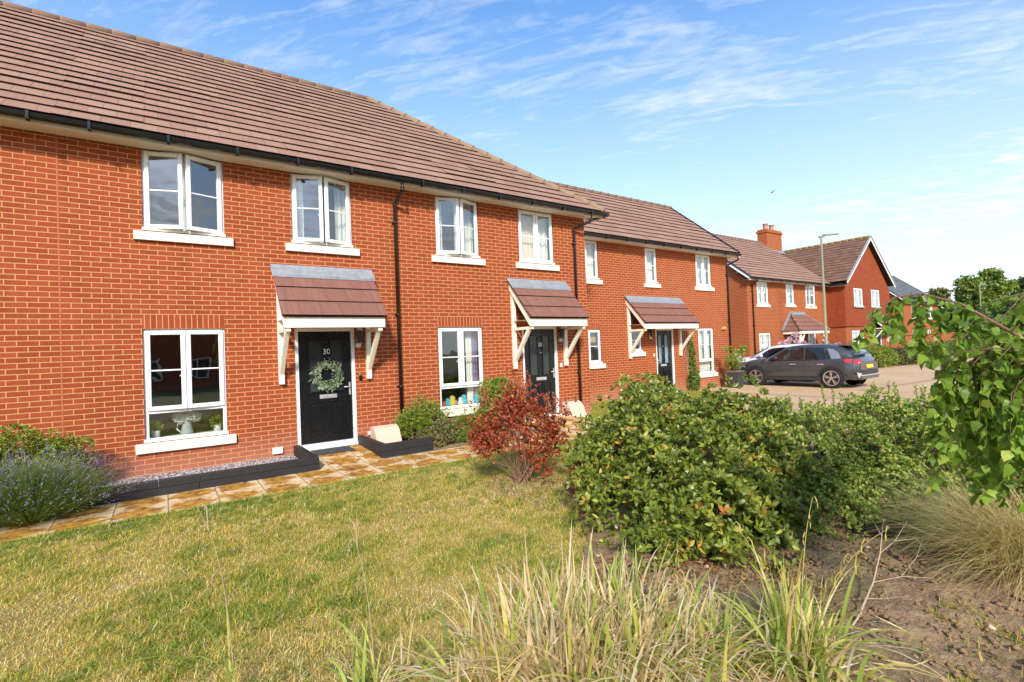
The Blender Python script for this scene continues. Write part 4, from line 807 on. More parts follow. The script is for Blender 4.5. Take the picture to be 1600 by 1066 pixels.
# plants in the windows, jug of flowers, toys
for x, y, lab in ((-.135, .22, 'small white pot plant at the left end of the window board of number 30'), (.69, .22, 'small white pot plant at the right end of the window board of number 30')):
    t = pot(x, y, .43, .062, .11, lab, 'white pot plants on the window board'); p, d = surf([(x, y, .59, .08, .07, .08)], 420, .1, 1, .02); foliage('leaves', p, d+np.array([0, 0, .5]), rng.uniform(.03, .06, len(p)), rng.uniform(.012, .02, len(p)), M['bright'], t)
t = thing('flower_jug', (.27, .22, .43), 'grey enamel jug of cream hydrangea flowers on the window board of number 30', 'jug of flowers')
b = MB(); b.lathe((.27, .22, .43), [(0, 0), (.085, 0), (.088, .03), (.055, .19), (.062, .225), (.05, .22), (.045, .19), (0, .15)], 18); b.build('jug', plain('grey_enamel', (.42, .47, .46), .35), t)
b = MB(); b.tube([(.215, .22, .62), (.15, .22, .61), (.135, .22, .53), (.19, .22, .47)], .011, 8); b.build('jug_handle', M['white'], t)
for q in ((.20, .22, .71, .085, .07, .065), (.31, .20, .725, .09, .07, .065), (.38, .24, .70, .06, .06, .055), (.26, .25, .75, .08, .07, .05)):
    p, d = surf([q], 420, .35, 1.05, .02); foliage('flower_head', p, d, rng.uniform(.025, .045, len(p)), rng.uniform(.025, .04, len(p)), M['petal'], t, shape='dia')
toyc = [(.60, .10, .05), (.05, .45, .60), (.70, .55, .10), (.45, .20, .35), (.80, .78, .75), (.10, .50, .62), (.75, .30, .08), (.15, .2, .45), (.06, .42, .55)]
for k, c in enumerate(toyc):
    x = 4.84+k*.098; r = .045+.02*(k % 3); b = MB(); y = .24+.03*(k % 2)
    b.lathe((x, y, .43), [(0, 0), (r, .0), (r*1.1, r*.8), (r*.7, r*1.5), (r*.75, r*2.0), (r*.4, r*2.5), (0, r*2.55)], 10)
    o = b.build('soft_toy', plain('toy_cloth', c, .8), None, (x, y, .43), label=f'small {["red", "teal", "yellow", "plum", "white", "turquoise", "orange", "navy", "blue"][k]} soft toy heaped on the window board of number 28', cat='soft toy', group='toys on the window board')
t = pot(10.55, Y3+.22, 1.08, .08, .13, 'green pot plant in the small kitchen window beside number 28'); p, d = surf([(10.55, Y3+.2, 1.32, .16, .08, .14)], 320, .2, 1); foliage('leaves', p, d+np.array([0, 0, .4]), rng.uniform(.05, .09, len(p)), rng.uniform(.02, .035, len(p)), M['bright'], t)
# wreath on door 30
wt_ = thing('wreath', (2.40, .05, 1.29), 'round eucalyptus wreath hanging on black door 30', 'wreath'); wc = np.array([2.405, .035, 1.235])
ring = [(wc[0]+.20*math.cos(a), wc[1], wc[2]+.20*math.sin(a)) for a in np.linspace(0, 6.2832, 25)]
b = MB(); b.tube(ring, .012, 6, False); b.build('twig_ring', M['twig'], wt_)
n = 620; a = rng.uniform(0, 6.283, n); rr = .205+rng.normal(size=n)*.040; P = np.stack([wc[0]+rr*np.cos(a), wc[1]-rng.uniform(-.005, .045, n), wc[2]+rr*np.sin(a)], 1)
D = np.stack([-np.sin(a)*.8+np.cos(a)*rng.normal(size=n)*.8, -rng.uniform(0, .7, n), np.cos(a)*.8+np.sin(a)*rng.normal(size=n)*.8], 1)
foliage('leaves', P, D, rng.uniform(.04, .095, n), rng.uniform(.012, .030, n), M['sprig'], wt_)

# ------------------------------------------------------------------ shrubs and hedges
def spray_geo(mb, blobs, n, hmin, hmax, lean=.35, step=.022):
    """upright whippy shoots with leaves along them, standing out of the top of a hedge"""
    p, d = surf(blobs, n*4, .9, 1.0, .1); p = p[d[:, 2] > .55][:n]; P, D = [], []
    for q in p:
        h = rng.uniform(hmin, hmax); a = rng.uniform(0, 6.28); v = np.array([math.cos(a)*lean*rng.random(), math.sin(a)*lean*rng.random(), 1.0]); v /= np.linalg.norm(v); e = q+v*h
        mb.tube([q-v*.12, q+v*h*.5, e], [.004, .003, .0015], 4, False)
        for f in np.arange(0, 1, step/h):
            for sg in (0, 1, 2): P.append(q+v*h*f); b = rng.uniform(0, 6.28); D.append([math.cos(b), math.sin(b), .75])
    return np.array(P), np.array(D)
def shrub(name, label, cat, blobs, n, L_, W_, mat, m=6, ang=1.0, stems=10, base=None, group=None, leaf_shape='oval', lo=.62, hi=1.05, bump=.10, freq=6, tb=0, r0=.012, smat=None, zmin=None, spray=None, center=.48, bend=.12):
    bl = np.asarray(blobs, float); c = bl[:, :3].mean(0); base = base or (c[0], c[1], G)
    t = thing(name, base, label, cat, group); p, d = surf(blobs, n, lo, hi, bump, freq, zmin); P, D, LL, WW = whorls(p, d, m, ang, L_, W_)
    tint = np.tile(rng.normal(center, .17, len(p))+tb+.10*wav(p[:, 0], p[:, 1]+p[:, 2], 4, 9), m)+rng.normal(0, .12, len(P)); odd = rng.random(len(P)) < .05; tint[odd] = rng.uniform(.85, 1, odd.sum()); mb = MB()
    if spray:
        P2, D2 = spray_geo(mb, *spray); k = len(P2); P = np.concatenate([P, P2]); D = np.concatenate([D, D2]); LL = np.r_[LL, .9*L_*rng.uniform(.6, 1.15, k)]; WW = np.r_[WW, .9*W_*rng.uniform(.7, 1.15, k)]; tint = np.r_[tint, rng.normal(.68, .17, k)]
    foliage('leaves', P, D, LL, WW, mat, t, tint, leaf_shape)
    tips = p[rng.choice(len(p), min(stems, len(p)), False)]; stems_mesh(base, tips, smat or M['wood'], t, r0, bend=bend, mb=mb); return t
LAUREL = [(3.62, -6.12, .20, .52, .52, .42), (4.12, -5.75, .36, .62, .62, .50), (4.55, -5.35, .46, .65, .65, .50), (5.15, -5.0, .52, .65, .60, .47), (5.75, -4.75, .55, .6, .55, .43), (6.1, -5.15, .50, .55, .55, .38), (4.35, -6.3, .32, .6, .55, .50), (5.1, -6.0, .48, .6, .6, .50), (5.65, -5.8, .46, .55, .5, .40), (3.82, -6.62, .15, .48, .42, .42), (4.5, -4.85, .30, .5, .4, .36), (4.5, -5.2, .12, .42, .40, .30), (3.42, -6.48, .05, .4, .36, .3), (3.22, -6.70, .02, .38, .32, .34), (3.72, -6.95, .02, .42, .32, .36), (4.35, -6.88, .08, .45, .36, .38), (4.8, -6.7, .2, .4, .36, .42)]
shrub('laurel_bush', 'big glossy green broad-leaved bush sprawling over the bed with a few yellow leaves', 'bush', LAUREL, 7600, .074, .030, M['laurel'], 6, 1.05, 46, (4.6, -5.7, G), lo=.72, hi=1.07, bump=.30, freq=4.5, r0=.02)
HEDGE = [(5.35, -6.75, .28, .62, .55, .44), (5.95, -6.55, .36, .6, .6, .42), (6.45, -6.75, .42, .6, .6, .42), (6.9, -7.15, .42, .6, .6, .42), (6.0, -7.05, .28, .6, .5, .45), (6.5, -7.45, .26, .6, .45, .46), (7.1, -7.6, .36, .6, .5, .50), (7.4, -6.6, .34, .6, .5, .40), (5.0, -6.95, .12, .45, .4, .36), (6.3, -6.2, .30, .7, .5, .40), (7.7, -7.6, .4, .6, .6, .5), (5.05, -6.95, .02, .5, .35, .34), (5.6, -7.1, .06, .5, .4, .36), (6.05, -7.35, .06, .5, .38, .36), (6.6, -7.72, .10, .5, .34, .40), (7.2, -7.95, .2, .6, .4, .45), (8.2, -7.7, .45, .6, .6, .5), (4.95, -7.2, -.02, .4, .28, .28), (5.5, -7.42, -.02, .45, .28, .30), (6.1, -7.64, .0, .42, .28, .30), (6.75, -7.95, .1, .45, .3, .4)]
hg = shrub('clipped_hedge', 'loose small-leaved hedge with pinkish bud clusters between the bush and the birch', 'hedge', HEDGE, 14500, .040, .022, M['hedge'], 6, 1.0, 60, (6.3, -7.0, G), lo=.76, hi=1.06, bump=.16, freq=7, r0=.014, spray=(HEDGE, 130, .06, .26))
# red shrub: many thin stems and a loose open crown
RED = [(3.45, -3.95, .62, .42, .40, .36), (3.75, -4.15, .80, .36, .34, .36), (4.0, -4.35, .60, .36, .34, .38), (3.35, -3.85, .40, .32, .3, .25), (3.88, -4.25, .30, .34, .3, .25), (3.62, -4.05, .95, .22, .2, .24)]
rb = shrub('red_shrub', 'copper red leaved shrub on the lawn in front of door 28', 'shrub', RED, 1750, .047, .022, M['redleaf'], 5, 1.0, 34, (3.72, -4.05, G), lo=.25, hi=1.1, bump=.18, freq=9, r0=.008, smat=M['redtwig'], spray=(RED, 30, .06, .16, .35, .03), bend=.16)
litter('bare_soil_clods', 3.2, 4.35, -4.65, -3.5, G-.004, 1500, .012, .035, [M['soil']], [1], poly=[(3.2, -4.0), (3.6, -3.55), (4.2, -3.8), (4.4, -4.4), (4.0, -4.7), (3.4, -4.5)], label='crumbly bare soil under the red shrub', cat='soil')
shrub('red_seedling', 'small dark red sprig at the left foot of the laurel-like bush', 'shrub', [(3.86, -4.98, .02, .12, .12, .15), (3.84, -5.0, .18, .08, .08, .16)], 150, .045, .02, M['redleaf'], 5, 1.0, 6, (3.86, -4.98, G), lo=.1)
# shrubs in the border under the windows
shrub('yew_like_shrub', 'low spreading green shrub by the downpipe of number 30', 'shrub', [(3.72, -.30, .24, .30, .24, .30), (4.0, -.36, .30, .36, .3, .30), (4.3, -.35, .28, .3, .25, .26)], 1500, .050, .014, M['bright'], 6, .9, 14, lo=.5, bump=.2, spray=([(3.95, -.38, .3, .5, .25, .3)], 16, .08, .25, .9, .022))
shrub('mottled_shrub', 'mottled cream and green shrub at the end of the short black planter', 'shrub', [(4.02, -.98, .05, .30, .26, .26), (4.25, -.9, .12, .25, .22, .24)], 1100, .040, .020, M['varieg'], 6, 1.0, 8, lo=.5)
shrub('fine_leaved_shrub', 'fine bright green shrub beneath the ground floor window of number 28', 'shrub', [(4.75, -.75, .08, .30, .26, .28), (5.15, -.65, .12, .3, .26, .26), (4.6, -1.05, -.02, .2, .18, .18)], 1400, .05, .008, M['green'], 7, .8, 8, lo=.5, tb=.15)
shrub('upright_evergreen', 'yellow-green upright shrub right of the window of number 28', 'shrub', [(5.35, -.85, .62, .34, .3, .40), (5.6, -.85, .82, .26, .24, .26), (5.2, -.9, .30, .3, .28, .3)], 1500, .055, .022, M['bright'], 6, 1.0, 12, lo=.5)
shrub('green_shrub', 'yellowish green shrub against the wall behind the lavender', 'shrub', [(-1.55, -.55, .45, .5, .36, .42), (-1.15, -.5, .34, .34, .3, .36), (-2.1, -.55, .5, .5, .36, .42)], 2600, .042, .020, M['bright'], 6, 1.0, 16, lo=.5, tb=-.05)
def lavender(x, y, r, h, n, label):
    t = thing('lavender', (x, y, G), label, 'lavender', 'lavender by the wall')
    az = rng.uniform(0, 6.283, n); q = rng.random(n); B = np.stack([x+.16*r*np.cos(az)*q, y+.16*r*np.sin(az)*q, np.full(n, G)], 1)
    lean = q**.8*1.15; Ln = h*rng.uniform(.8, 1.15, n)*(1+.1*q); V, F, k, tip = blades(B, az, lean, Ln*.9, np.full(n, .007), .08+.12*rng.random(n), 4)
    tri_mesh('stalks', V, F, np.repeat(rng.random(n)*.8+.1, k), M['lavleaf'], t)
    n2 = n*4; j = rng.integers(0, n, n2); u = rng.uniform(.15, .82, n2)[:, None]; p = B[j]*(1-u)+tip[j]*u+rng.normal(size=(n2, 3))*.012
    foliage('leaves', p, unit(tip[j]-B[j])+rng.normal(size=(n2, 3))*.35, rng.uniform(.03, .055, n2), rng.uniform(.004, .008, n2), M['lavleaf'], t, None, 'dia')
    m_ = rng.random(n) < .30; tp = tip[m_]; dr = unit(tip[m_]-B[m_]); k6 = 9; pp = np.concatenate([tp+dr*(.012*i-.03) for i in range(k6)]); dd = np.concatenate([dr*.7]*k6)+rng.normal(size=(len(tp)*k6, 3))*.6
    foliage('flower_spikes', pp, dd, rng.uniform(.010, .017, len(pp)), rng.uniform(.007, .011, len(pp)), M['lavflower'], t, np.tile(rng.random(len(tp)), k6)*.7+rng.random(len(pp))*.3, 'dia')
lavender(-1.28, -1.55, 1.2, .84, 2000, 'lavender in purple flower spilling over the path beside the long black planter')
lavender(-1.95, -1.5, 1.2, .88, 1700, 'lavender at the very left edge of the photo, nearer the wall than the path')

# ------------------------------------------------------------------ sedge clumps, feather grass, weeds, twig
def sedge(x, y, n, h, spread, label, green, wd=.026, seed=0, az0=None, catk=5, rad=.16, hmax=1.0):
    t = thing('sedge_clump', (x, y, G), label, 'grass clump', 'pendulous sedge clumps along the front'); az = rng.uniform(0, 6.283, n) if az0 is None else rng.normal(az0, 1.0, n); q = rng.random(n)
    B = np.stack([x+rad*q*np.cos(az), y+rad*q*np.sin(az), np.full(n, G-.01)], 1); B[:, :2] += rng.normal(size=(n, 2))*rad*.6
    lean = np.abs(rng.normal(0, spread, n)); Ln = h*rng.uniform(.35, 1.0, n)**.8; dr = np.where(rng.random(n) < .35, rng.uniform(.5, 1.1, n), rng.uniform(.02, .45, n)); w = wd*rng.uniform(.35, 1.1, n)
    isg = rng.random(n) < green; tint = np.where(isg, rng.uniform(0, .30, n), rng.uniform(.36, 1.0, n)); w = np.where(isg, w*1.15, w*.72)
    V, F, k, _ = blades(B, az, lean, Ln, w, dr, 7); tri_mesh('blades', V, F, np.clip(np.repeat(tint, k)+np.tile(np.repeat(np.linspace(-.02, .10, 8), 2), n), 0, 1), M['sedge'], t)
    mb = MB(); P, D = [], []
    for i in range(catk):
        a = rng.uniform(0, 6.28); l = h*rng.uniform(.9, 1.15)*hmax; q0 = np.array([x+rad*.4*math.cos(a), y+rad*.4*math.sin(a), G]); ln = rng.uniform(.05, .30); pts = []
        for s in np.linspace(0, 1, 9): pts.append(q0+np.array([math.cos(a), math.sin(a), 0])*l*(math.sin(ln)*s+.22*s**3)+np.array([0, 0, l*(math.cos(ln)*s-.10*s**4)]))
        mb.tube(pts, np.linspace(.0032, .0012, 9), 5, False)
        for s, f in ((8, 1.0), (7, .9), (6, .7)):
            e = pts[s]; lc = rng.uniform(.05, .10)*f; o = np.array([math.cos(a+.5*s), math.sin(a+.5*s), 0])
            cp_ = [e, e+o*.018+np.array([0, 0, .012]), e+o*.034+np.array([0, 0, -.01]), e+o*.038+np.array([0, 0, -lc*.6]), e+o*.036+np.array([0, 0, -lc])]
            mb.tube(cp_, [.0015, .0018, .0035, .0042, .002], 6, False)
    if catk: mb.build('seed_stalks', M['timber'] if green < .3 else plain('sedge_stalk', (.46, .36, .10), .6), t)
    return t
sedge(1.62, -7.30, 1050, .66, .42, 'largest straw-coloured sedge clump at the front of the lawn', .22, catk=3, rad=.30)
sedge(1.98, -7.45, 800, .60, .42, 'straw-coloured sedge clump between the largest one and the greener right-hand clump', .26, catk=4, rad=.26)
sedge(1.32, -7.15, 380, .50, .50, 'smaller straw and green sedge clump left of the largest one', .35, catk=2, rad=.20)
sedge(2.62, -7.98, 260, .66, .36, 'greenest sedge clump with tall drooping seed stalks on the bare soil', .62, wd=.024, catk=7, rad=.12, hmax=1.25)
sedge(2.35, -7.70, 260, .46, .46, 'sparse half-green sedge clump on bare soil between two fuller clumps', .50, catk=2, rad=.12)
sedge(.80, -6.83, 55, .40, .55, 'small sparse green sedge tuft growing out of the lawn', .55, catk=1, rad=.10)
def stalk(x, y, h, az, label, leafy=True):
    t = thing('lone_sedge', (x, y, G), label, 'grass stalk', 'single sedge stalks in the lawn'); n = 5 if leafy else 3; B = np.tile([x, y, G-.01], (n, 1))+rng.normal(size=(n, 3))*[.012, .012, 0]
    V, F, k, _ = blades(B, az+rng.normal(0, .7, n), rng.uniform(.05, .35, n), h*rng.uniform(.45, .85, n), np.full(n, .011), rng.uniform(.3, 1.0, n), 7); tri_mesh('blades', V, F, np.repeat(rng.uniform(.1, .36, n), k), M['sedge'], t)
    mb = MB(); d = np.array([math.cos(az), math.sin(az), 0]); pts = [np.array([x, y, G])+d*h*(.06*s+.10*s**4)+np.array([0, 0, h*(s-.04*s**4)]) for s in np.linspace(0, 1, 9)]; mb.tube(pts, np.linspace(.0035, .0015, 9), 5, False)
    for s, lc in ((8, .12), (7, .10), (5, .08)):
        e = pts[s]; o = d*(1 if s % 2 else -1); mb.tube([e, e+o*.02+np.array([0, 0, .02]), e+o*.045+np.array([0, 0, -.005]), e+o*.05+np.array([0, 0, -lc])], [.0015, .002, .004, .003], 6, False)
    mb.build('seed_stalk', M['timber'], t)
stalk(.26, -6.38, 1.02, 2.6, 'tall dry sedge stalk standing alone at the left of the lawn'); stalk(.86, -6.72, .86, 2.2, 'dry sedge stalk with one bent green blade in the middle of the lawn')
def feather(x, y, n, label):
    t = thing('feather_grass', (x, y, G), label, 'grass clump', 'wispy feather grass'); az = rng.normal(2.55, .85, n); B = np.stack([x+rng.normal(size=n)*.12, y+rng.normal(size=n)*.10, np.full(n, G)], 1)
    V, F, k, _ = blades(B, az, np.abs(rng.normal(.65, .3, n)), rng.uniform(.45, .95, n), np.full(n, .0042), rng.uniform(.15, .7, n), 7); tri_mesh('blades', V, F, np.repeat(rng.random(n), k), M['feather'], t)
feather(4.95, -8.45, 1500, 'wispy tan feather grass leaning over the bed at the right edge'); feather(5.35, -8.2, 1300, 'wispy tan feather grass below the birch, behind the nearer clump')
t = thing('dead_twig', (3.3, -7.99, G), 'bare pale forked twig lying propped on the soil', 'twig'); mb = MB()
mb.tube([(3.15, -7.98, G), (3.34, -7.98, -.09), (3.75, -7.92, -.02), (4.05, -7.86, .07), (4.15, -7.84, .16), (4.22, -7.83, .25)], [.007, .0065, .0055, .0045, .003, .0015], 6, False)
for a in ([(3.75, -7.92, -.02), (3.98, -8.0, -.02), (4.2, -8.02, .05), (4.4, -8.0, .12)], [(4.05, -7.86, .07), (4.2, -7.9, .13), (4.35, -7.93, .24)], [(4.15, -7.84, .16), (4.12, -7.80, .27)], [(3.98, -8.0, -.02), (4.2, -8.1, -.06), (4.5, -8.12, -.03)], [(4.2, -7.9, .13), (4.45, -7.95, .10), (4.5, -8.0, 0)], [(3.55, -7.95, -.05), (3.7, -8.0, -.08), (3.9, -8.08, -.09)]): mb.tube(a, np.linspace(.0032, .001, len(a)), 5, False)
mb.build('branches', M['twig'], t)
b = MB(); b.prism([(-.17, 0), (.17, 0), (.18, .03), (.13, .042), (-.13, .042), (-.18, .03)], 1, -.07, .07); b.build('bed_edging', M['black'], None, (0, 0, 0), bevel=.01, label='black plastic edging piece lying at the foot of the hedge', cat='edging')
o = bpy.data.objects['bed_edging']; o.location = (4.98, -7.52, G+.03); o.rotation_euler = (.12, -.1, math.radians(-62))
b = MB(); b.prism([(-.36, 0), (.36, 0), (.36, .03), (0, .05), (-.36, .03)], 1, -.12, .12); b.build('timber_offcut', M['sleeper'], None, (0, 0, 0), bevel=.006, label='dark timber offcut under the birch at the right edge', cat='timber'); o = bpy.data.objects['timber_offcut']; o.location = (5.75, -8.05, G+.02); o.rotation_euler = (0, .05, .5)

# ------------------------------------------------------------------ lawn blades
def lawn():
    n = 1150000; X = rng.uniform(-4.5, 9.2, n); Y = rng.uniform(-9.0, -2.33, n); q = np.stack([X-CAM[0], Y-CAM[1], np.full(n, G-CAM[2])], 1)
    fz = q@FW; u = (q@RT)/np.maximum(fz, .05)*FPX; v = (q@UP)/np.maximum(fz, .05)*FPX; d = np.linalg.norm(q, axis=1)
    keep = in_poly(X, Y, LAWN) & (fz > .4) & (np.abs(u) < 900) & (v > -640) & (rng.random(n) < np.clip((3.2/d)**1.1, 0, 1))
    X, Y, d = X[keep], Y[keep], d[keep]; n = len(X)
    p1 = .5*wav(X, Y, 1.3, 11)+.5*wav(X, Y, 3.4, 12)+.5*wav(X, Y, 9, 13)+.35*wav(X, Y, 20, 14); edge = np.exp(-((Y+2.36)/.55)**2)*.32+np.exp(-(((X-4.6)/1.2)**2+((Y+3.3)/.7)**2))*.25+np.exp(-(((X-2.5)/.7)**2+((Y+5.9)/.6)**2))*.16
    tint = .565+.25*p1+rng.normal(0, .19, n)-edge; brown = rng.random(n) < .05; tint[brown] = rng.uniform(.88, 1, brown.sum())
    hgt = (.018+.034*rng.random(n)**2)*(1-.30*np.clip(p1, -1.5, 1)); az = rng.uniform(0, 6.283, n); lean = np.abs(rng.normal(.55, .45, n))
    V, F, k, _ = blades(np.stack([X, Y, np.full(n, G-.006)], 1), az, lean, hgt*1.25, .0030+.0016*d/4, rng.uniform(.1, .7, n), 2)
    tri_mesh('grass', V, F, np.repeat(np.clip(tint, 0, 1), k), M['grass'], None, (2, -5, G), kind='stuff', label='patchy sunburnt lawn grass, greener along the path', cat='grass')
    n = 9000; X = rng.uniform(-5, 8.1, n); Y = -2.365+rng.normal(0, .018, n)+.018*wav(X, 0*X, 7, 41); V, F, k, _ = blades(np.stack([X, Y, np.full(n, G-.004)], 1), rng.normal(1.57, .9, n), np.abs(rng.normal(.8, .35, n)), rng.uniform(.03, .075, n), np.full(n, .0055), rng.uniform(.2, .9, n), 3)
    tri_mesh('edge_grass', V, F, np.repeat(np.clip(rng.normal(.30, .18, n), 0, 1), k), M['grass'], None, (2, -2.4, G), kind='stuff', label='ragged lawn edge grass lapping over the slab path', cat='grass')
    # taller tufts and dry thatch
    n = 6000; X = rng.uniform(-3, 5.5, n); Y = rng.uniform(-8.4, -2.5, n); k = in_poly(X, Y, LAWN); X, Y = X[k], Y[k]; g = (wav(X, Y, 2.2, 21)+.7*wav(X, Y, 7, 22) > .30); X, Y = X[g], Y[g]; m = 12; X, Y = np.repeat(X, m)+rng.normal(size=len(X)*m)*.018, np.repeat(Y, m)+rng.normal(size=len(Y)*m)*.018; n = len(X)
    V, F, k, _ = blades(np.stack([X, Y, np.full(n, G-.004)], 1), rng.uniform(0, 6.283, n), np.abs(rng.normal(.7, .4, n)), rng.uniform(.045, .10, n), np.full(n, .0050), rng.uniform(.1, .8, n), 3)
    tri_mesh('grass_tufts', V, F, np.repeat(np.clip(np.repeat(rng.choice([.03, .16, .66, .86], n//m, p=[.3, .3, .2, .2]), m)+rng.normal(0, .08, n), 0, 1), k), M['grass'], None, (2, -5, G), kind='stuff', label='longer tufts and dry thatch scattered through the lawn', cat='grass')
    n = 46000; X = rng.uniform(1.2, 9.5, n); Y = rng.uniform(-9.6, -2.0, n); k = (in_poly(X, Y, BED) & (wav(X, Y, 3, 31)+.4*wav(X, Y, 9, 32) > .62)); X, Y = X[k], Y[k]; n = len(X)
    V, F, k, _ = blades(np.stack([X, Y, np.full(n, G)], 1), rng.uniform(0, 6.283, n), np.abs(rng.normal(.6, .4, n)), rng.uniform(.025, .07, n), np.full(n, .005), rng.uniform(.1, .8, n), 3)
    tri_mesh('weeds', V, F, np.repeat(np.clip(rng.normal(.30, .2, n), 0, 1), k), M['grass'], None, (4, -7, G), kind='stuff', label='thin weeds and grass coming up through the bare bed', cat='weeds')
    n = 30000; X = rng.uniform(8.1, 15.3, n); Y = rng.uniform(-2.3, 1.78, n); k = ((Y < .2) & (X < 9.58)) | ((Y > .2) & (X > 8.86)); X, Y = X[k], Y[k]; n = len(X)
    V, F, k, _ = blades(np.stack([X, Y, np.full(n, G)], 1), rng.uniform(0, 6.283, n), np.abs(rng.normal(.5, .4, n)), rng.uniform(.04, .08, n), np.full(n, .010), rng.uniform(.1, .6, n), 2)
    tri_mesh('verge_grass', V, F, np.repeat(np.clip(rng.normal(.30, .15, n), 0, 1), k), M['grass'], None, (10, 0, G), kind='stuff', label='short grass strip in front of the house set back', cat='grass')
lawn()
litter('soil_crumbs', 1.4, 7.5, -9.3, -3.9, G+.010, 16000, .005, .030, [M['soil'], plain('dry_leaf_bit', (.25, .15, .08), .8), plain('pale_chip', (.55, .46, .36), .8)], [.79, .195, .015], poly=BED, label='crumbs of soil, dry leaf bits and pale chips on the bed', cat='soil')
n = 900; P = np.stack([np.r_[rng.normal(2.5, .35, n), rng.normal(1.8, .45, n)], np.r_[rng.normal(-7.85, .25, n), rng.normal(-7.45, .3, n)], np.full(2*n, G+.03)+rng.random(2*n)*.03], 1); D = rng.normal(size=P.shape)*[1, 1, .18]
foliage('straw_litter', P, D, rng.uniform(.06, .22, 2*n), rng.uniform(.005, .012, 2*n), M['sedge'], None, rng.uniform(.4, 1, 2*n), 'dia', org=(2.2, -7.6, G), kind='stuff', label='dead straw blades lying flat around the sedge clumps', cat='straw')
n = 9000; X = rng.uniform(2.6, 4.6, n); Y = rng.uniform(-9.2, -8.2, n); k = wav(X, Y, 4, 51)-(Y+8.5)*1.6 > .35; X, Y = X[k], Y[k]; n = len(X); V, F, k, _ = blades(np.stack([X, Y, np.full(n, G)], 1), rng.uniform(0, 6.283, n), np.abs(rng.normal(.7, .4, n)), rng.uniform(.03, .09, n), np.full(n, .004), rng.uniform(.1, .8, n), 3)
tri_mesh('weedy_grass', V, F, np.repeat(np.clip(rng.normal(.45, .22, n), 0, 1), k), M['grass'], None, (3.5, -8.7, G), kind='stuff', label='thin dry grass along the near edge of the bare bed', cat='grass')
P = np.stack([np.r_[rng.uniform(2.6, 6.5, 1500), rng.normal(3.6, .7, 2600)], np.r_[rng.uniform(-8.6, -4.2, 1500), rng.normal(-6.9, .35, 2600)], np.full(4100, G+.035)], 1); P = P[in_poly(P[:, 0], P[:, 1], BED)]; D = rng.normal(size=P.shape)*[1, 1, .25]
foliage('leaf_litter', P, D, rng.uniform(.012, .040, len(P)), rng.uniform(.007, .018, len(P)), leaf_mat('fallen_leaf', [(0, (.12, .05, .022)), (.5, (.24, .105, .042)), (1, (.42, .25, .11))], .1, .8), None, org=(4.5, -6.5, G), kind='stuff', label='fallen brown leaves scattered on the bed', cat='leaves')

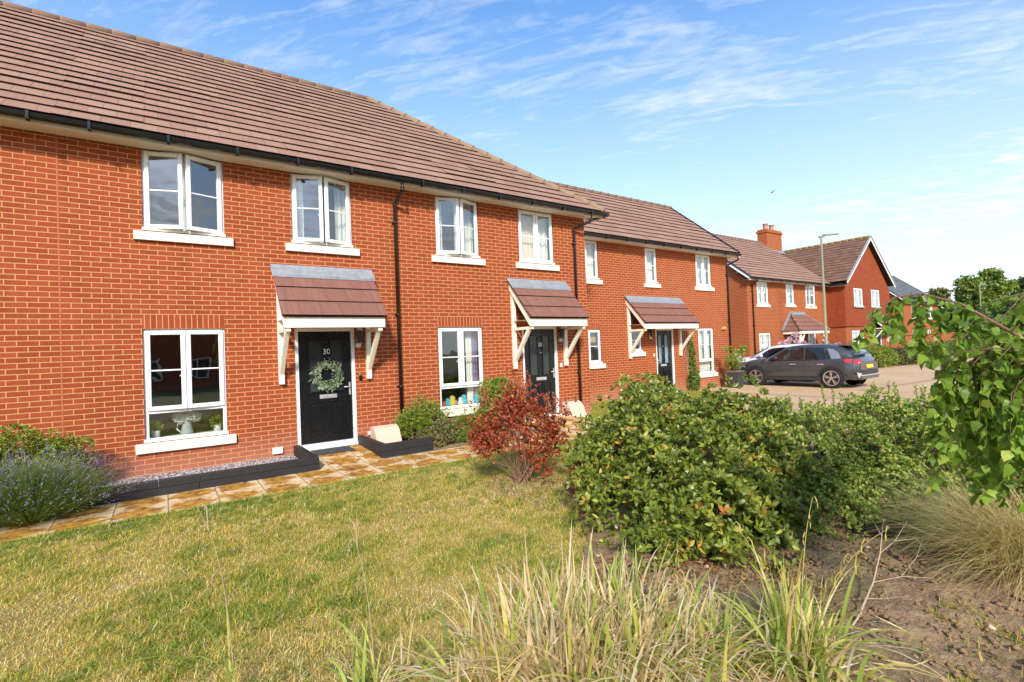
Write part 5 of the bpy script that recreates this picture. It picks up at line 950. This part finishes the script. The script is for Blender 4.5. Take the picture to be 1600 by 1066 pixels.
# ------------------------------------------------------------------ birch overhanging from the right
def birch():
    t = thing('birch_tree', (4.35, -9.35, G), 'young birch with drooping leafy branches hanging in from the right edge', 'tree')
    mb = MB(); mb.tube([(4.35, -9.35, G-.02), (4.33, -9.32, .9), (4.25, -9.28, 1.9), (4.3, -9.2, 3.0), (4.25, -9.25, 4.2)], [.055, .048, .038, .026, .012], 10); mb.build('trunk', plain('birch_bark', (.55, .50, .44), .8, .45, 14, bump=.3), t)
    br = MB(); P, D, LL = [], [], []
    def leaf_along(pts, dens, size, hang=.9, start=.1):
        pts = np.array(pts, float); seg = np.linalg.norm(np.diff(pts, axis=0), axis=1); n = max(2, int(seg.sum()*dens)); cum = np.r_[0, np.cumsum(seg)]
        for s in np.linspace(start, 1, n)*cum[-1]:
            i = min(np.searchsorted(cum, s, 'right')-1, len(seg)-1); f = (s-cum[i])/max(seg[i], 1e-6); q = pts[i]*(1-f)+pts[i+1]*f; a = rng.uniform(0, 6.28)
            d = np.array([math.cos(a)*.65, math.sin(a)*.65, -hang+rng.normal()*.25]); P.append(q+unit(d)*.012); D.append(d); LL.append(size*1.12*rng.uniform(.6, 1.2))
    def twig(p0, dx, dy, ln, r=.0022, dens=85, size=.050):
        pts = [np.array(p0)+np.array([dx*s, dy*s, 0])+np.array([0, 0, .06*math.sin(s*2.2)*abs(dx+dy)*3-ln*s**1.5]) for s in np.linspace(0, 1, 6)]
        br.tube(pts, np.linspace(r, .0008, 6), 4, False); leaf_along(pts, dens, size)
    def limb(pts, r0, r1, dens=45, size=.05, start=.1):
        br.tube(pts, np.linspace(r0, r1, len(pts)), 6, False); leaf_along(pts, dens, size, .6, start)
    A = [(4.27, -9.29, 1.6), (3.7, -9.1, 1.5), (3.2, -8.84, 1.42), (3.14, -8.68, 1.58), (3.14, -8.57, 1.725), (3.12, -8.43, 1.785), (3.06, -8.33, 1.775), (3.02, -8.24, 1.69), (2.98, -8.2, 1.60)]
    A = [(4.27, -9.29, 1.3), (3.75, -9.05, 1.36), (3.35, -8.83, 1.46), (3.2, -8.70, 1.60), (3.14, -8.57, 1.72), (3.12, -8.43, 1.785), (3.06, -8.33, 1.775), (3.02, -8.24, 1.68), (2.98, -8.2, 1.58)]
    limb(A, .012, .0016, 46, .044, .45)
    for p0, dx, dy, ln in ((A[8], -.01, .02, .05), (A[7], -.02, .02, .12), (A[6], -.02, .02, .16), (A[6], .03, .0, .22), (A[5], -.02, .03, .26), (A[5], .03, .01, .34), ((3.13, -8.50, 1.75), .02, .02, .30), (A[4], .03, .04, .24), (A[4], .06, -.02, .18)): twig(p0, dx, dy, ln, dens=95, size=.050)
    Bq = [(4.27, -9.29, 1.2), (3.9, -9.0, 1.42), (3.49, -8.8, 1.46), (3.4, -8.62, 1.5), (3.38, -8.5, 1.48), (3.31, -8.43, 1.38)]; limb(Bq, .008, .0015, 22, .045, .45)
    for p0, dx, dy, ln in ((Bq[5], -.01, .02, .18), (Bq[4], .0, .03, .28), (Bq[4], .06, .0, .36), (Bq[3], .02, .05, .5), (Bq[3], .08, -.02, .55)): twig(p0, dx, dy, ln)
    r_ = np.random.default_rng(5)
    for i in range(42):                                  # the hanging curtain of twigs at the frame's right
        x, y = 3.36+r_.uniform(-.02, .50), 0; ky = -8.64-(x-3.36)*.10+r_.uniform(-.14, .20); top = 1.45+r_.uniform(-.15, .20)-(.10 if x < 3.45 else 0); ln = min(r_.uniform(.30, .80), top-.76)
        q0 = (4.2, -9.25, 1.9+r_.uniform(-.2, .5)); limb([q0, (3.9+r_.uniform(-.1, .2), (ky-9.1)/2, top+.22), (x+.12, ky-.08, top+.14), (x, ky, top)], .005, .002, 22, .05, .6)
        twig((x, ky, top), r_.uniform(-.10, .05), r_.uniform(-.02, .10), ln, dens=62, size=.056)
    for i in range(5):                                   # crown above and outside the frame
        a = r_.uniform(0, 6.28); z = r_.uniform(2.2, 4.1); e = np.array([4.3+math.cos(a)*r_.uniform(.4, 1.1), -9.7+math.sin(a)*r_.uniform(.3, .8), z+.1]); limb([(4.28, -9.26, z-.3), (np.array([4.28, -9.26, z-.1])+e)/2+np.array([0, 0, .1]), e], .008, .002, 30); twig(e, math.cos(a)*.15, math.sin(a)*.12, .5, dens=60)
    for z, y in ((2.12, -8.80), (1.95, -8.79)): limb([(4.28, -9.26, z+.2), (3.7, -9.02, z+.12), (3.40, -8.86, z+.03), (3.33, -8.81, z-.01)], .005, .001, 30, .04, .78)
    br.build('branches', plain('birch_twig', (.16, .075, .04), .6, .3, 30), t)
    P_, D_, L_ = np.array(P), np.array(D), np.array(LL); foliage('leaves', P_, D_, L_, L_*.78, M['birch'], t, rng.normal(.48, .22, len(P_)), 'tri')
birch()

# ------------------------------------------------------------------ cars
def paint(name, col, metal=.5, rough=.28):
    m, nt, p = new_mat(name); pos = N(nt, 'ShaderNodeNewGeometry').outputs[0]; L(nt, mix(nt, noise(nt, pos, 3, 4), tuple(c*.85 for c in col), tuple(min(1, c*1.12) for c in col)), p.inputs['Base Color'])
    p.inputs['Metallic'].default_value = metal; p.inputs['Roughness'].default_value = rough; p.inputs['Coat Weight'].default_value = .8; p.inputs['Coat Roughness'].default_value = .04; return m
M['carglass'] = plain('dark_car_glass', (.012, .014, .015), .06, .2, 3, spec=.8); M['tail'] = plain('tail_light_red', (.50, .015, .03), .15, .15, 8, coat=.6); M['yellow'] = plain('yellow_plate', (.85, .50, .02), .4, .05, 30); M['silver'] = plain('silver_trim', (.70, .70, .70), .3, .05, 5, metal=.6); M['darkplastic'] = plain('dark_car_plastic', (.03, .03, .032), .55, .2, 12); M['alloy'] = plain('alloy_rim', (.62, .52, .46), .3, .1, 9, metal=.7)
def car(name, label, cx, y0, body, blade, flip=False, group=None, plate=True):
    t = thing(name, (cx, y0+2.1, G), label, 'car', group); sgn = -1 if flip else 1
    def T(x, y, z): return (cx+x*sgn, y0+(y if not flip else 4.2-y), G+z)
    ys = [0, .05, .16, .45, .8, 1.2, 1.7, 2.4, 3.0, 3.4, 3.75, 4.0, 4.13, 4.2]
    zb = [.46, .36, .30, .27, .25, .24, .23, .23, .23, .24, .25, .26, .30, .40]; wm = [.70, .80, .855, .885, .90, .90, .90, .90, .90, .895, .875, .83, .76, .62]
    zt = [.86, .93, .98, 1.00, .985, .965, .95, .93, .925, .90, .865, .81, .76, .68]; zc = [.88, .96, 1.02, 1.06, 1.05, 1.03, 1.0, .99, 1.0, 1.0, .96, .89, .82, .72]
    def loft(mb, rows):
        b = len(mb.v); n = len(rows[0]); [mb.v.append(T(*p)) for r in rows for p in r]
        for i in range(len(rows)-1):
            for j in range(n): q = (b+i*n+j, b+i*n+(j+1) % n, b+(i+1)*n+(j+1) % n, b+(i+1)*n+j); mb.f.append(q); mb.m.append(0); mb.sm.add(len(mb.f)-1)
        for i in (0, len(rows)-1): mb.f.append(tuple(b+i*n+j for j in range(n))); mb.m.append(0)
    rows = []
    for i, y in enumerate(ys):
        w = wm[i]; half = [(w*.80, zb[i]), (w*.95, zb[i]+.05), (w*.985, zb[i]+.20), (w, .50+.02*(y < .2)), (w*.992, .66), (w*.955, zt[i]-.06), (w*.925, zt[i]), (w*.55, zc[i]-.015)]
        rows.append([(x, y, z) for x, z in half]+[(0, y, zc[i])]+[(-x, y, z) for x, z in reversed(half)]+[(0, y, zb[i])])
    mb = MB(); loft(mb, rows); bo = mb.build('body', body, t)
    gy = [.14, .30, .62, 1.1, 1.7, 2.2, 2.45, 2.8, 3.25]; gz = [1.02, 1.24, 1.42, 1.475, 1.49, 1.465, 1.41, 1.22, .99]; gt = [.74, .68, .63, .63, .63, .62, .625, .66, .74]; gb = [.80, .83, .845, .85, .85, .85, .85, .845, .80]; zbelt = .93
    rows = [[(-gb[i], y, zbelt), (-gt[i], y, gz[i]-.075), (-gt[i]*.9, y, gz[i]-.02), (0, y, gz[i]), (gt[i]*.9, y, gz[i]-.02), (gt[i], y, gz[i]-.075), (gb[i], y, zbelt)] for i, y in enumerate(gy)]
    mb = MB(); loft(mb, rows); mb.build('cabin', body, t)
    def side(sx, y, tt, o=.007): b_, t_, z_ = np.interp(y, gy, gb), np.interp(y, gy, gt), np.interp(y, gy, gz)-.075; zz_ = zbelt+.035+(z_-zbelt-.035)*tt; f = (zz_-zbelt)/(z_-zbelt); return T(sx*(b_+(t_-b_)*f+o), y, zz_)
    for sx in (-1, 1):
        for pts, mt, nm in (([(1.70, 0), (2.95, 0), (2.62, .72), (2.35, .90), (1.75, .93)], M['carglass'], 'side_window'), ([(.98, 0), (1.64, 0), (1.69, .93), (1.10, .90)], M['carglass'], 'side_window'), ([(.84, .0), (.94, 0), (1.06, .90), (1.02, .88)], M['carglass'], 'side_window'), ([(.50, .08), (.80, .0), (.98, .88), (.80, .86), (.62, .60)], blade, 'pillar_panel')):
            m = MB(); q = [side(sx, a, b) for a, b in pts]; dense = []
            for k in range(len(pts)):
                a, b = pts[k], pts[(k+1) % len(pts)]
                for s in (0, .25, .5, .75): dense.append(side(sx, a[0]+(b[0]-a[0])*s, a[1]+(b[1]-a[1])*s, .009))
            c0 = np.mean(dense, 0)+np.array([sx*sgn*.006, 0, 0])
            for k in range(len(dense)): m.face([c0, dense[k], dense[(k+1) % len(dense)]])
            m.build(nm, mt, t)
        m = MB(); m.tube([T(sx*.86, 2.62, 1.0), T(sx*.98, 2.62, 1.03)], .025, 8); c0 = T(sx*.985, 2.60, 1.05); m.hexa([T(sx*.92, 2.66, .985), T(sx*1.05, 2.64, .995), T(sx*1.04, 2.56, .995), T(sx*.92, 2.55, .985), T(sx*.925, 2.66, 1.10), T(sx*1.055, 2.64, 1.09), T(sx*1.04, 2.57, 1.09), T(sx*.925, 2.56, 1.10)]); m.build('door_mirror', body, t, bevel=.02)
        for y in (1.13, 2.05): m = MB(); m.hexa([T(sx*.885, y-.10, .79), T(sx*.915, y-.10, .79), T(sx*.915, y+.10, .785), T(sx*.885, y+.10, .785), T(sx*.885, y-.10, .82), T(sx*.915, y-.10, .82), T(sx*.915, y+.10, .815), T(sx*.885, y+.10, .815)]); m.build('door_handle', M['silver'], t, bevel=.006)
        m = MB(); m.hexa([T(sx*.86, .80, .245), T(sx*.912, .80, .245), T(sx*.912, 3.4, .235), T(sx*.86, 3.4, .235), T(sx*.86, .80, .36), T(sx*.906, .80, .36), T(sx*.906, 3.4, .34), T(sx*.86, 3.4, .34)]); m.build('sill_trim', M['darkplastic'], t, bevel=.01)
        for y in (.98, 1.66): m = MB(); m.bar(T(sx*.903, y, .40), T(sx*.862, y+.0, .93), .008, .006, (1, 0, 0)); m.build('door_gap', M['darkplastic'], t)
        m = MB(); m.hexa([T(sx*.60, -.012, .80), T(sx*.80, .05, .79), T(sx*.875, .40, .87), T(sx*.858, .42, .93), T(sx*.58, -.005, .93), T(sx*.77, .055, .955), T(sx*.85, .36, .985), T(sx*.835, .38, .99)]); m.build('tail_light', M['tail'], t)
        m = MB(); m.hexa([T(sx*.55, -.03, .36), T(sx*.80, .02, .36), T(sx*.78, .06, .36), T(sx*.55, .06, .36), T(sx*.60, -.03, .50), T(sx*.84, .06, .54), T(sx*.80, .10, .54), T(sx*.60, .06, .50)]); m.build('bumper_vent', M['silver'], t, bevel=.01)
        for yw in (.80, 3.40):
            w = MB(); wy = yw; X0 = sx*.90
            a = np.linspace(0, 2*math.pi, 29)[:-1]
            ar = MB()
            for k in range(28):
                p, q = a[k], a[(k+1) % 28]
                if min(math.sin(p), math.sin(q)) < -.35: continue
                ar.face([T(X0*1.006, wy+.39*math.cos(p), .335+.39*math.sin(p)), T(X0*1.006, wy+.39*math.cos(q), .335+.39*math.sin(q)), T(X0*.995, wy+.445*math.cos(q), .335+.445*math.sin(q)), T(X0*.995, wy+.445*math.cos(p), .335+.445*math.sin(p))])
            ar.build('arch_trim', M['darkplastic'], t)
            ho = MB(); ho.face([T(X0*1.004, wy+.40*math.cos(k), .335+.40*math.sin(k)) for k in a if math.sin(k) > -.9]); ho.build('wheel_well', M['rubber'], t)
            ty = MB(); xs_ = [(.685, .30), (.70, .335), (.88, .338), (.915, .325), (.922, .29), (.918, .255), (.90, .25)]; bidx = len(ty.v)
            for xr, r in xs_:
                for k in a: ty.v.append(T(sx*xr, wy+r*math.cos(k), .335+r*math.sin(k)))
            for i in range(len(xs_)-1):
                for j in range(28): ty.f.append((bidx+i*28+j, bidx+i*28+(j+1) % 28, bidx+(i+1)*28+(j+1) % 28, bidx+(i+1)*28+j)); ty.m.append(0); ty.sm.add(len(ty.f)-1)
            hub = MB(); hub.face([T(sx*.895, wy+.25*math.cos(k), .335+.25*math.sin(k)) for k in a]); wo_ = hub.build('wheel', M['rubber'], t); ty.build('tyre', M['rubber'], wo_)
            ri = MB(); bidx = len(ri.v)
            for xr, r in ((.90, .258), (.925, .255), (.922, .232), (.90, .228)):
                for k in a: ri.v.append(T(sx*xr, wy+r*math.cos(k), .335+r*math.sin(k)))
            for i in range(3):
                for j in range(28): ri.f.append((bidx+i*28+j, bidx+i*28+(j+1) % 28, bidx+(i+1)*28+(j+1) % 28, bidx+(i+1)*28+j)); ri.m.append(0)
            for s in range(5):
                for o in (-.13, .13): g = 2*math.pi*s/5+.3; ri.bar(T(sx*.912, wy+.03*math.cos(g), .335+.03*math.sin(g)), T(sx*.915, wy+.235*math.cos(g+o), .335+.235*math.sin(g+o)), .026, .03, (1, 0, 0))
            ri.lathe((0, 0, 0), [(0, 0)], 3) if False else None
            cpv = [T(sx*.925, wy+.055*math.cos(k), .335+.055*math.sin(k)) for k in a]; ri.face(cpv); ri.build('rim', M['alloy'], wo_)
    def back(x, f, o=.012):                              # on the sloping tailgate between belt and roof
        y_, z_ = np.interp(f, [0, 1], [.20, .52]), np.interp(f, [0, 1], [1.09, 1.37]); return T(x, y_-o*1.4, z_+o)
    m = MB(); m.face([back(-.62, 0), back(.62, 0), back(.53, .92), back(-.53, .92)]); m.build('rear_window', M['carglass'], t)
    m = MB(); m.hexa([T(-.58, .26, 1.395), T(.58, .26, 1.395), T(.60, .66, 1.42), T(-.60, .66, 1.42), T(-.56, .26, 1.425), T(.56, .26, 1.425), T(.58, .66, 1.46), T(-.58, .66, 1.46)]); m.build('roof_spoiler', body, t, bevel=.012)
    m = MB(); m.face([T(-.66, 3.14, 1.055), T(.66, 3.14, 1.055), T(.57, 2.50, 1.40), T(-.57, 2.50, 1.40)]); m.build('windscreen', M['carglass'], t)
    m = MB(); m.hexa([T(-.70, -.02, .30), T(.70, -.02, .30), T(.80, .2, .28), T(-.80, .2, .28), T(-.72, -.035, .42), T(.72, -.035, .42), T(.86, .2, .46), T(-.86, .2, .46)]); m.build('rear_bumper', body, t, bevel=.02); m = MB(); m.hexa([T(-.70, -.046, .415), T(.70, -.046, .415), T(.70, .0, .415), T(-.70, .0, .415), T(-.70, -.046, .445), T(.70, -.046, .445), T(.70, .0, .445), T(-.70, .0, .445)]); m.build('bumper_trim', M['silver'], t, bevel=.006)
    m = MB(); m.hexa([T(-.66, -.028, .455), T(.66, -.028, .455), T(.66, .05, .455), T(-.66, .05, .455), T(-.62, -.02, .60), T(.62, -.02, .60), T(.62, .05, .60), T(-.62, .05, .60)]); m.build('bumper_recess', M['darkplastic'], t)
    if plate: m = MB(); m.hexa([T(-.26, -.030, .66), T(.26, -.030, .66), T(.26, -.018, .66), T(-.26, -.018, .66), T(-.26, -.010, .77), T(.26, -.010, .77), T(.26, 0, .77), T(-.26, 0, .77)]); m.build('number_plate', M['yellow'], t)
    for sx in (-1, 1):
        m = MB(); m.hexa([T(sx*.52, 4.16, .62), T(sx*.80, 4.0, .64), T(sx*.80, 3.9, .64), T(sx*.52, 4.05, .62), T(sx*.52, 4.13, .72), T(sx*.79, 3.93, .77), T(sx*.78, 3.85, .77), T(sx*.52, 4.02, .74)]); m.build('headlight', M['silver'], t)
    m = MB(); m.hexa([T(-.42, 4.19, .36), T(.42, 4.19, .36), T(.42, 4.1, .36), T(-.42, 4.1, .36), T(-.46, 4.19, .64), T(.46, 4.19, .64), T(.46, 4.08, .66), T(-.46, 4.08, .66)]); m.build('grille', M['darkplastic'], t, bevel=.01)
    m = MB(); m.lathe(T(0, .9, 1.475), [(.02, 0), (.015, .05), (0, .06)], 8); m.build('aerial', M['darkplastic'], t)
    return t
grey = paint('grey_car_paint', (.088, .090, .097)); bl = paint('silver_blade_paint', (.32, .33, .34)); wh = paint('white_car_paint', (.80, .80, .80), 0, .25)
car('parked_car', 'dark grey compact crossover car parked nose to the houses, rear with yellow plate showing', 19.25, -2.42, grey, bl, group='cars parked on the paving')
car('parked_car', 'white car mostly hidden behind the dark grey crossover', 21.7, -0.55, wh, wh, group='cars parked on the paving')
car('parked_car', 'white car glimpsed through the birch leaves far along the road', 44.0, -4.6, wh, wh, group='cars parked on the paving')

# ------------------------------------------------------------------ tall planter, trellis climber, H4 gardens, far hedges, lamps, trees, bird
t = thing('tall_planter', (17.25, 1.15, G), 'tall tapered charcoal planter at the corner of the house set back', 'planter')
b = MB(); b.hexa([(17.08, .98, G), (17.44, .98, G), (17.44, 1.34, G), (17.08, 1.34, G), (16.98, .88, .46), (17.54, .88, .46), (17.54, 1.44, .46), (16.98, 1.44, .46)]); b.build('pot', M['planterm'], t, bevel=.012)
b = MB(); b.box(17.03, 17.49, .93, 1.39, .461, .475); b.build('soil', M['soil'], t)
sp = shrub('potted_shrub', 'leggy yellow-green shrub growing in the tall charcoal planter', 'shrub', [(17.25, 1.15, .75, .36, .34, .26), (17.0, 1.1, .95, .3, .25, .22), (17.6, 1.2, 1.12, .32, .25, .26), (16.75, 1.1, 1.3, .2, .2, .12), (17.95, 1.2, 1.28, .2, .2, .18)], 420, .075, .032, M['bright'], 4, 1.0, 16, (17.25, 1.15, .47), lo=.2, hi=1.1, zmin=.5)
mc = MB(); mc.box(24.98, 25.097, 5.45, 5.98, .22, .92); mc.build('meter_cabinet', M['white'], None, (25.04, 5.7, .22), bevel=.01, label='white electricity meter cabinet on the gable end of the chimney house', cat='meter cabinet')
md = MB(); md.box(24.965, 24.979, 5.49, 5.94, .26, .88); md.build('cabinet_door', M['white'], bpy.data.objects['meter_cabinet'], bevel=.004)
t = thing('trellis', (15.4, 1.74, G), 'fan of thin crossed trellis laths fixed right of the set-back door', 'trellis'); b = MB()
for i in range(7): b.bar((15.35, 1.755, .15), (14.95+i*.13, 1.755, 2.0), .015, .010, (0, 1, 0))
for z, w in ((.9, .18), (1.4, .30), (1.8, .38)): b.bar((15.35-w, 1.742, z), (15.35+w, 1.742, z), .015, .010, (0, 0, 1))
b.build('laths', M['timber'], t)
shrub('climber', 'green climbing plant going up the trellis by the set-back door', 'climber', [(15.5, 1.62, .25, .36, .16, .40), (15.45, 1.66, .80, .22, .12, .40), (15.45, 1.68, 1.35, .13, .09, .40)], 800, .06, .032, M['green'], 5, 1.1, 5, (15.5, 1.6, G), lo=.4, tb=.1)
ros = shrub('rose_bush', 'rose bush with pale pink blooms left of the hipped porch', 'rose bush', [(26.9, 3.9, .75, .75, .6, .75), (27.6, 3.7, .55, .6, .5, .6)], 1100, .07, .04, M['green'], 5, 1.0, 8, lo=.4)
def blooms(parent, blobs, n, r): 
    p, d = surf(blobs, n, .95, 1.08)
    for q in p: pp, dd = surf([(q[0], q[1], q[2], r, r, r)], 60, .1, 1, .02); foliage('bloom', pp, dd, rng.uniform(.08, .13, len(pp)), rng.uniform(.07, .10, len(pp)), M['pink'], parent, shape='dia')
blooms(ros, [(26.9, 3.8, .95, .75, .5, .8)], 14, .11)
ros = shrub('rose_bush', 'rose bush with pink blooms in front of the hipped porch', 'rose bush', [(30.9, 3.6, .6, .6, .5, .75), (30.3, 3.6, .4, .5, .4, .6)], 900, .07, .04, M['green'], 5, 1.0, 8, lo=.4)
blooms(ros, [(30.8, 3.5, .8, .6, .4, .7)], 9, .11)
shrub('garden_bush', 'yellow-green bush right of the hipped porch in front of the chimney house', 'bush', [(32.2, 3.0, .6, .8, .6, .7), (33.2, 2.9, .55, .7, .6, .6)], 1500, .07, .035, M['bright'], 5, 1.0, 8, lo=.5)
shrub('garden_bush', 'small green bush at the foot of the tile-hung wing', 'bush', [(34.3, 2.8, .5, .7, .6, .6)], 900, .07, .035, M['green'], 5, 1.0, 8, lo=.5, tb=.1)
H = lambda lab, bl, mat, n, tb=0: shrub('rounded_hedge', lab, 'hedge', bl, n, .085, .045, mat, 5, 1.0, 10, group='hedges along the far side of the road', lo=.6, tb=tb, bump=.15)
H('bright green rounded hedge bush just right of the dark car', [(30.6, 1.9, .35, 1.0, .9, .58), (31.9, 1.7, .38, 1.0, .9, .6), (29.7, 1.9, .15, .8, .7, .5)], M['bright'], 3600)
H('dull dark hedge bush next to the bright green one', [(33.7, 1.5, .30, .9, .8, .58), (34.9, 1.3, .30, .9, .8, .58)], M['varieg'], 2600, -.2)
H('far mid-green hedge along the road in front of the garden wall', [(36.5, 1.2, .35, 1.1, .9, .62), (38.2, 1.1, .38, 1.2, .9, .66), (40.0, 1.0, .38, 1.2, .9, .66), (42, .9, .4, 1.3, .9, .68)], M['green'], 4800, .1)
H('farthest hedge stretch with yellowish tips beyond the garden wall', [(45, .6, .4, 1.6, .9, .7), (48, .3, .4, 1.6, .9, .7), (51.5, 0, .4, 2.0, 1.0, .8), (55, -.4, .4, 2.2, 1.1, .8)], M['bright'], 4600, -.1)
def street_lamp(x, y, h, label, ang):
    t = thing('street_lamp', (x, y, G), label, 'street lamp', 'green-grey street lamps'); p = MB(); p.tube([(x, y, G), (x, y, G+1.3), (x, y, G+1.32), (x, y, h)], [.095, .095, .062, .045], 12); p.build('pole', M['galv'], t)
    hd = MB(); dx, dy = math.cos(ang), math.sin(ang); hd.tube([(x-dx*.12, y-dy*.12, h-.02), (x+dx*.15, y+dy*.15, h+.02)], .05, 8); q = [(x+dx*s-dy*w, y+dy*s+dx*w, h+.03+.05*s+z) for z in (0, .07) for s, w in ((.10, -.09), (.10, .09), (.85, .07), (.85, -.07))]; hd.hexa([q[0], q[3], q[2], q[1], q[4], q[7], q[6], q[5]]); hd.build('lamp_head', M['galv'], t, bevel=.015)
street_lamp(26.4, 1.9, 6.5, 'tall slim grey-green street lamp in front of the chimney house', -.6); street_lamp(64.2, 4.2, 6.0, 'distant street lamp before the dark trees at the right', -.3)
def tree(x, y, h, r, label, mat, n=2600, size=.42, name='broadleaf_tree', tb=0, z0=.32):
    t = thing(name, (x, y, G), label, 'tree', 'trees beyond the road'); mb = MB(); mb.tube([(x, y, G), (x+.1, y, h*.35), (x, y+.1, h*.8)], [h*.022, h*.016, h*.005], 8); mb.build('trunk', M['wood'], t)
    bl = [(x+rng.normal()*r*.42, y+rng.normal()*r*.42, h*(z0+.10+(.88-z0)*k/8)+rng.normal()*h*.03, r*(.62-.035*k), r*(.62-.035*k), h*.13) for k in range(8)]
    p, d = surf(bl, n, .45, 1.08, r*.12, 1.2); P, D, LL, WW = whorls(p, d, 4, 1.1, size, size*.6); foliage('crown', P, D, LL, WW, mat, t, rng.normal(.45+tb, .2, len(P)))
tree(101, 19, 8.4, 3.6, 'pale thin tree left of the distant street lamp', M['varieg'], 1500, .5); tree(108, 13.2, 10.4, 4.2, 'tallest mid-green tree behind the distant street lamp', M['green'], 2600, .5, tb=.32)
tree(113, 8.5, 9.4, 4.6, 'rounded dark tree at the right edge behind the birch leaves', M['dark'], 2400, .5, tb=.15); tree(93, 24, 7.5, 4, 'low dark tree left of the tallest one', M['dark'], 1800, .45, tb=.1, z0=.12); tree(84, 13, 6.2, 4.6, 'broad dark evergreen mass low behind the far hedge', M['dark'], 2800, .4, tb=0, z0=.05); tree(88, 6, 6.5, 4.6, 'dark bushy tree low at the right behind the white car', M['dark'], 2600, .4, z0=.05)
tree(120, 30, 9, 5, 'farthest dull green tree on the skyline', M['green'], 1800, .5); tree(76, 8, 4.6, 3.4, 'rusty dark low tree behind the distant lamp', M['dark'], 1800, .35, z0=.05)
bq = np.array([60.3, 21.5, 19.2]); b = MB(); b.lathe((0, 0, 0), [(0, -.22), (.06, -.1), (.075, .02), (.05, .13), (.03, .2), (0, .23)], 8)
b.v = [(bq[0]+z*.8, bq[1]+y, bq[2]+x) for x, y, z in b.v]
b.hexa([(bq[0]-.08, bq[1]+.03, bq[2]+.02), (bq[0]+.1, bq[1]+.03, bq[2]+.02), (bq[0]-.02, bq[1]+.42, bq[2]+.28), (bq[0]-.08, bq[1]+.40, bq[2]+.27), (bq[0]-.08, bq[1]+.03, bq[2]+.035), (bq[0]+.1, bq[1]+.03, bq[2]+.035), (bq[0]-.02, bq[1]+.42, bq[2]+.29), (bq[0]-.08, bq[1]+.40, bq[2]+.28)])
b.hexa([(bq[0]-.08, bq[1]-.03, bq[2]+.02), (bq[0]+.1, bq[1]-.03, bq[2]+.02), (bq[0]-.02, bq[1]-.42, bq[2]+.22), (bq[0]-.08, bq[1]-.40, bq[2]+.21), (bq[0]-.08, bq[1]-.03, bq[2]+.035), (bq[0]+.1, bq[1]-.03, bq[2]+.035), (bq[0]-.02, bq[1]-.42, bq[2]+.23), (bq[0]-.08, bq[1]-.40, bq[2]+.22)])
b.build('bird', M['darkplastic'], None, tuple(bq), label='small dark bird flying high over the far houses', cat='bird')
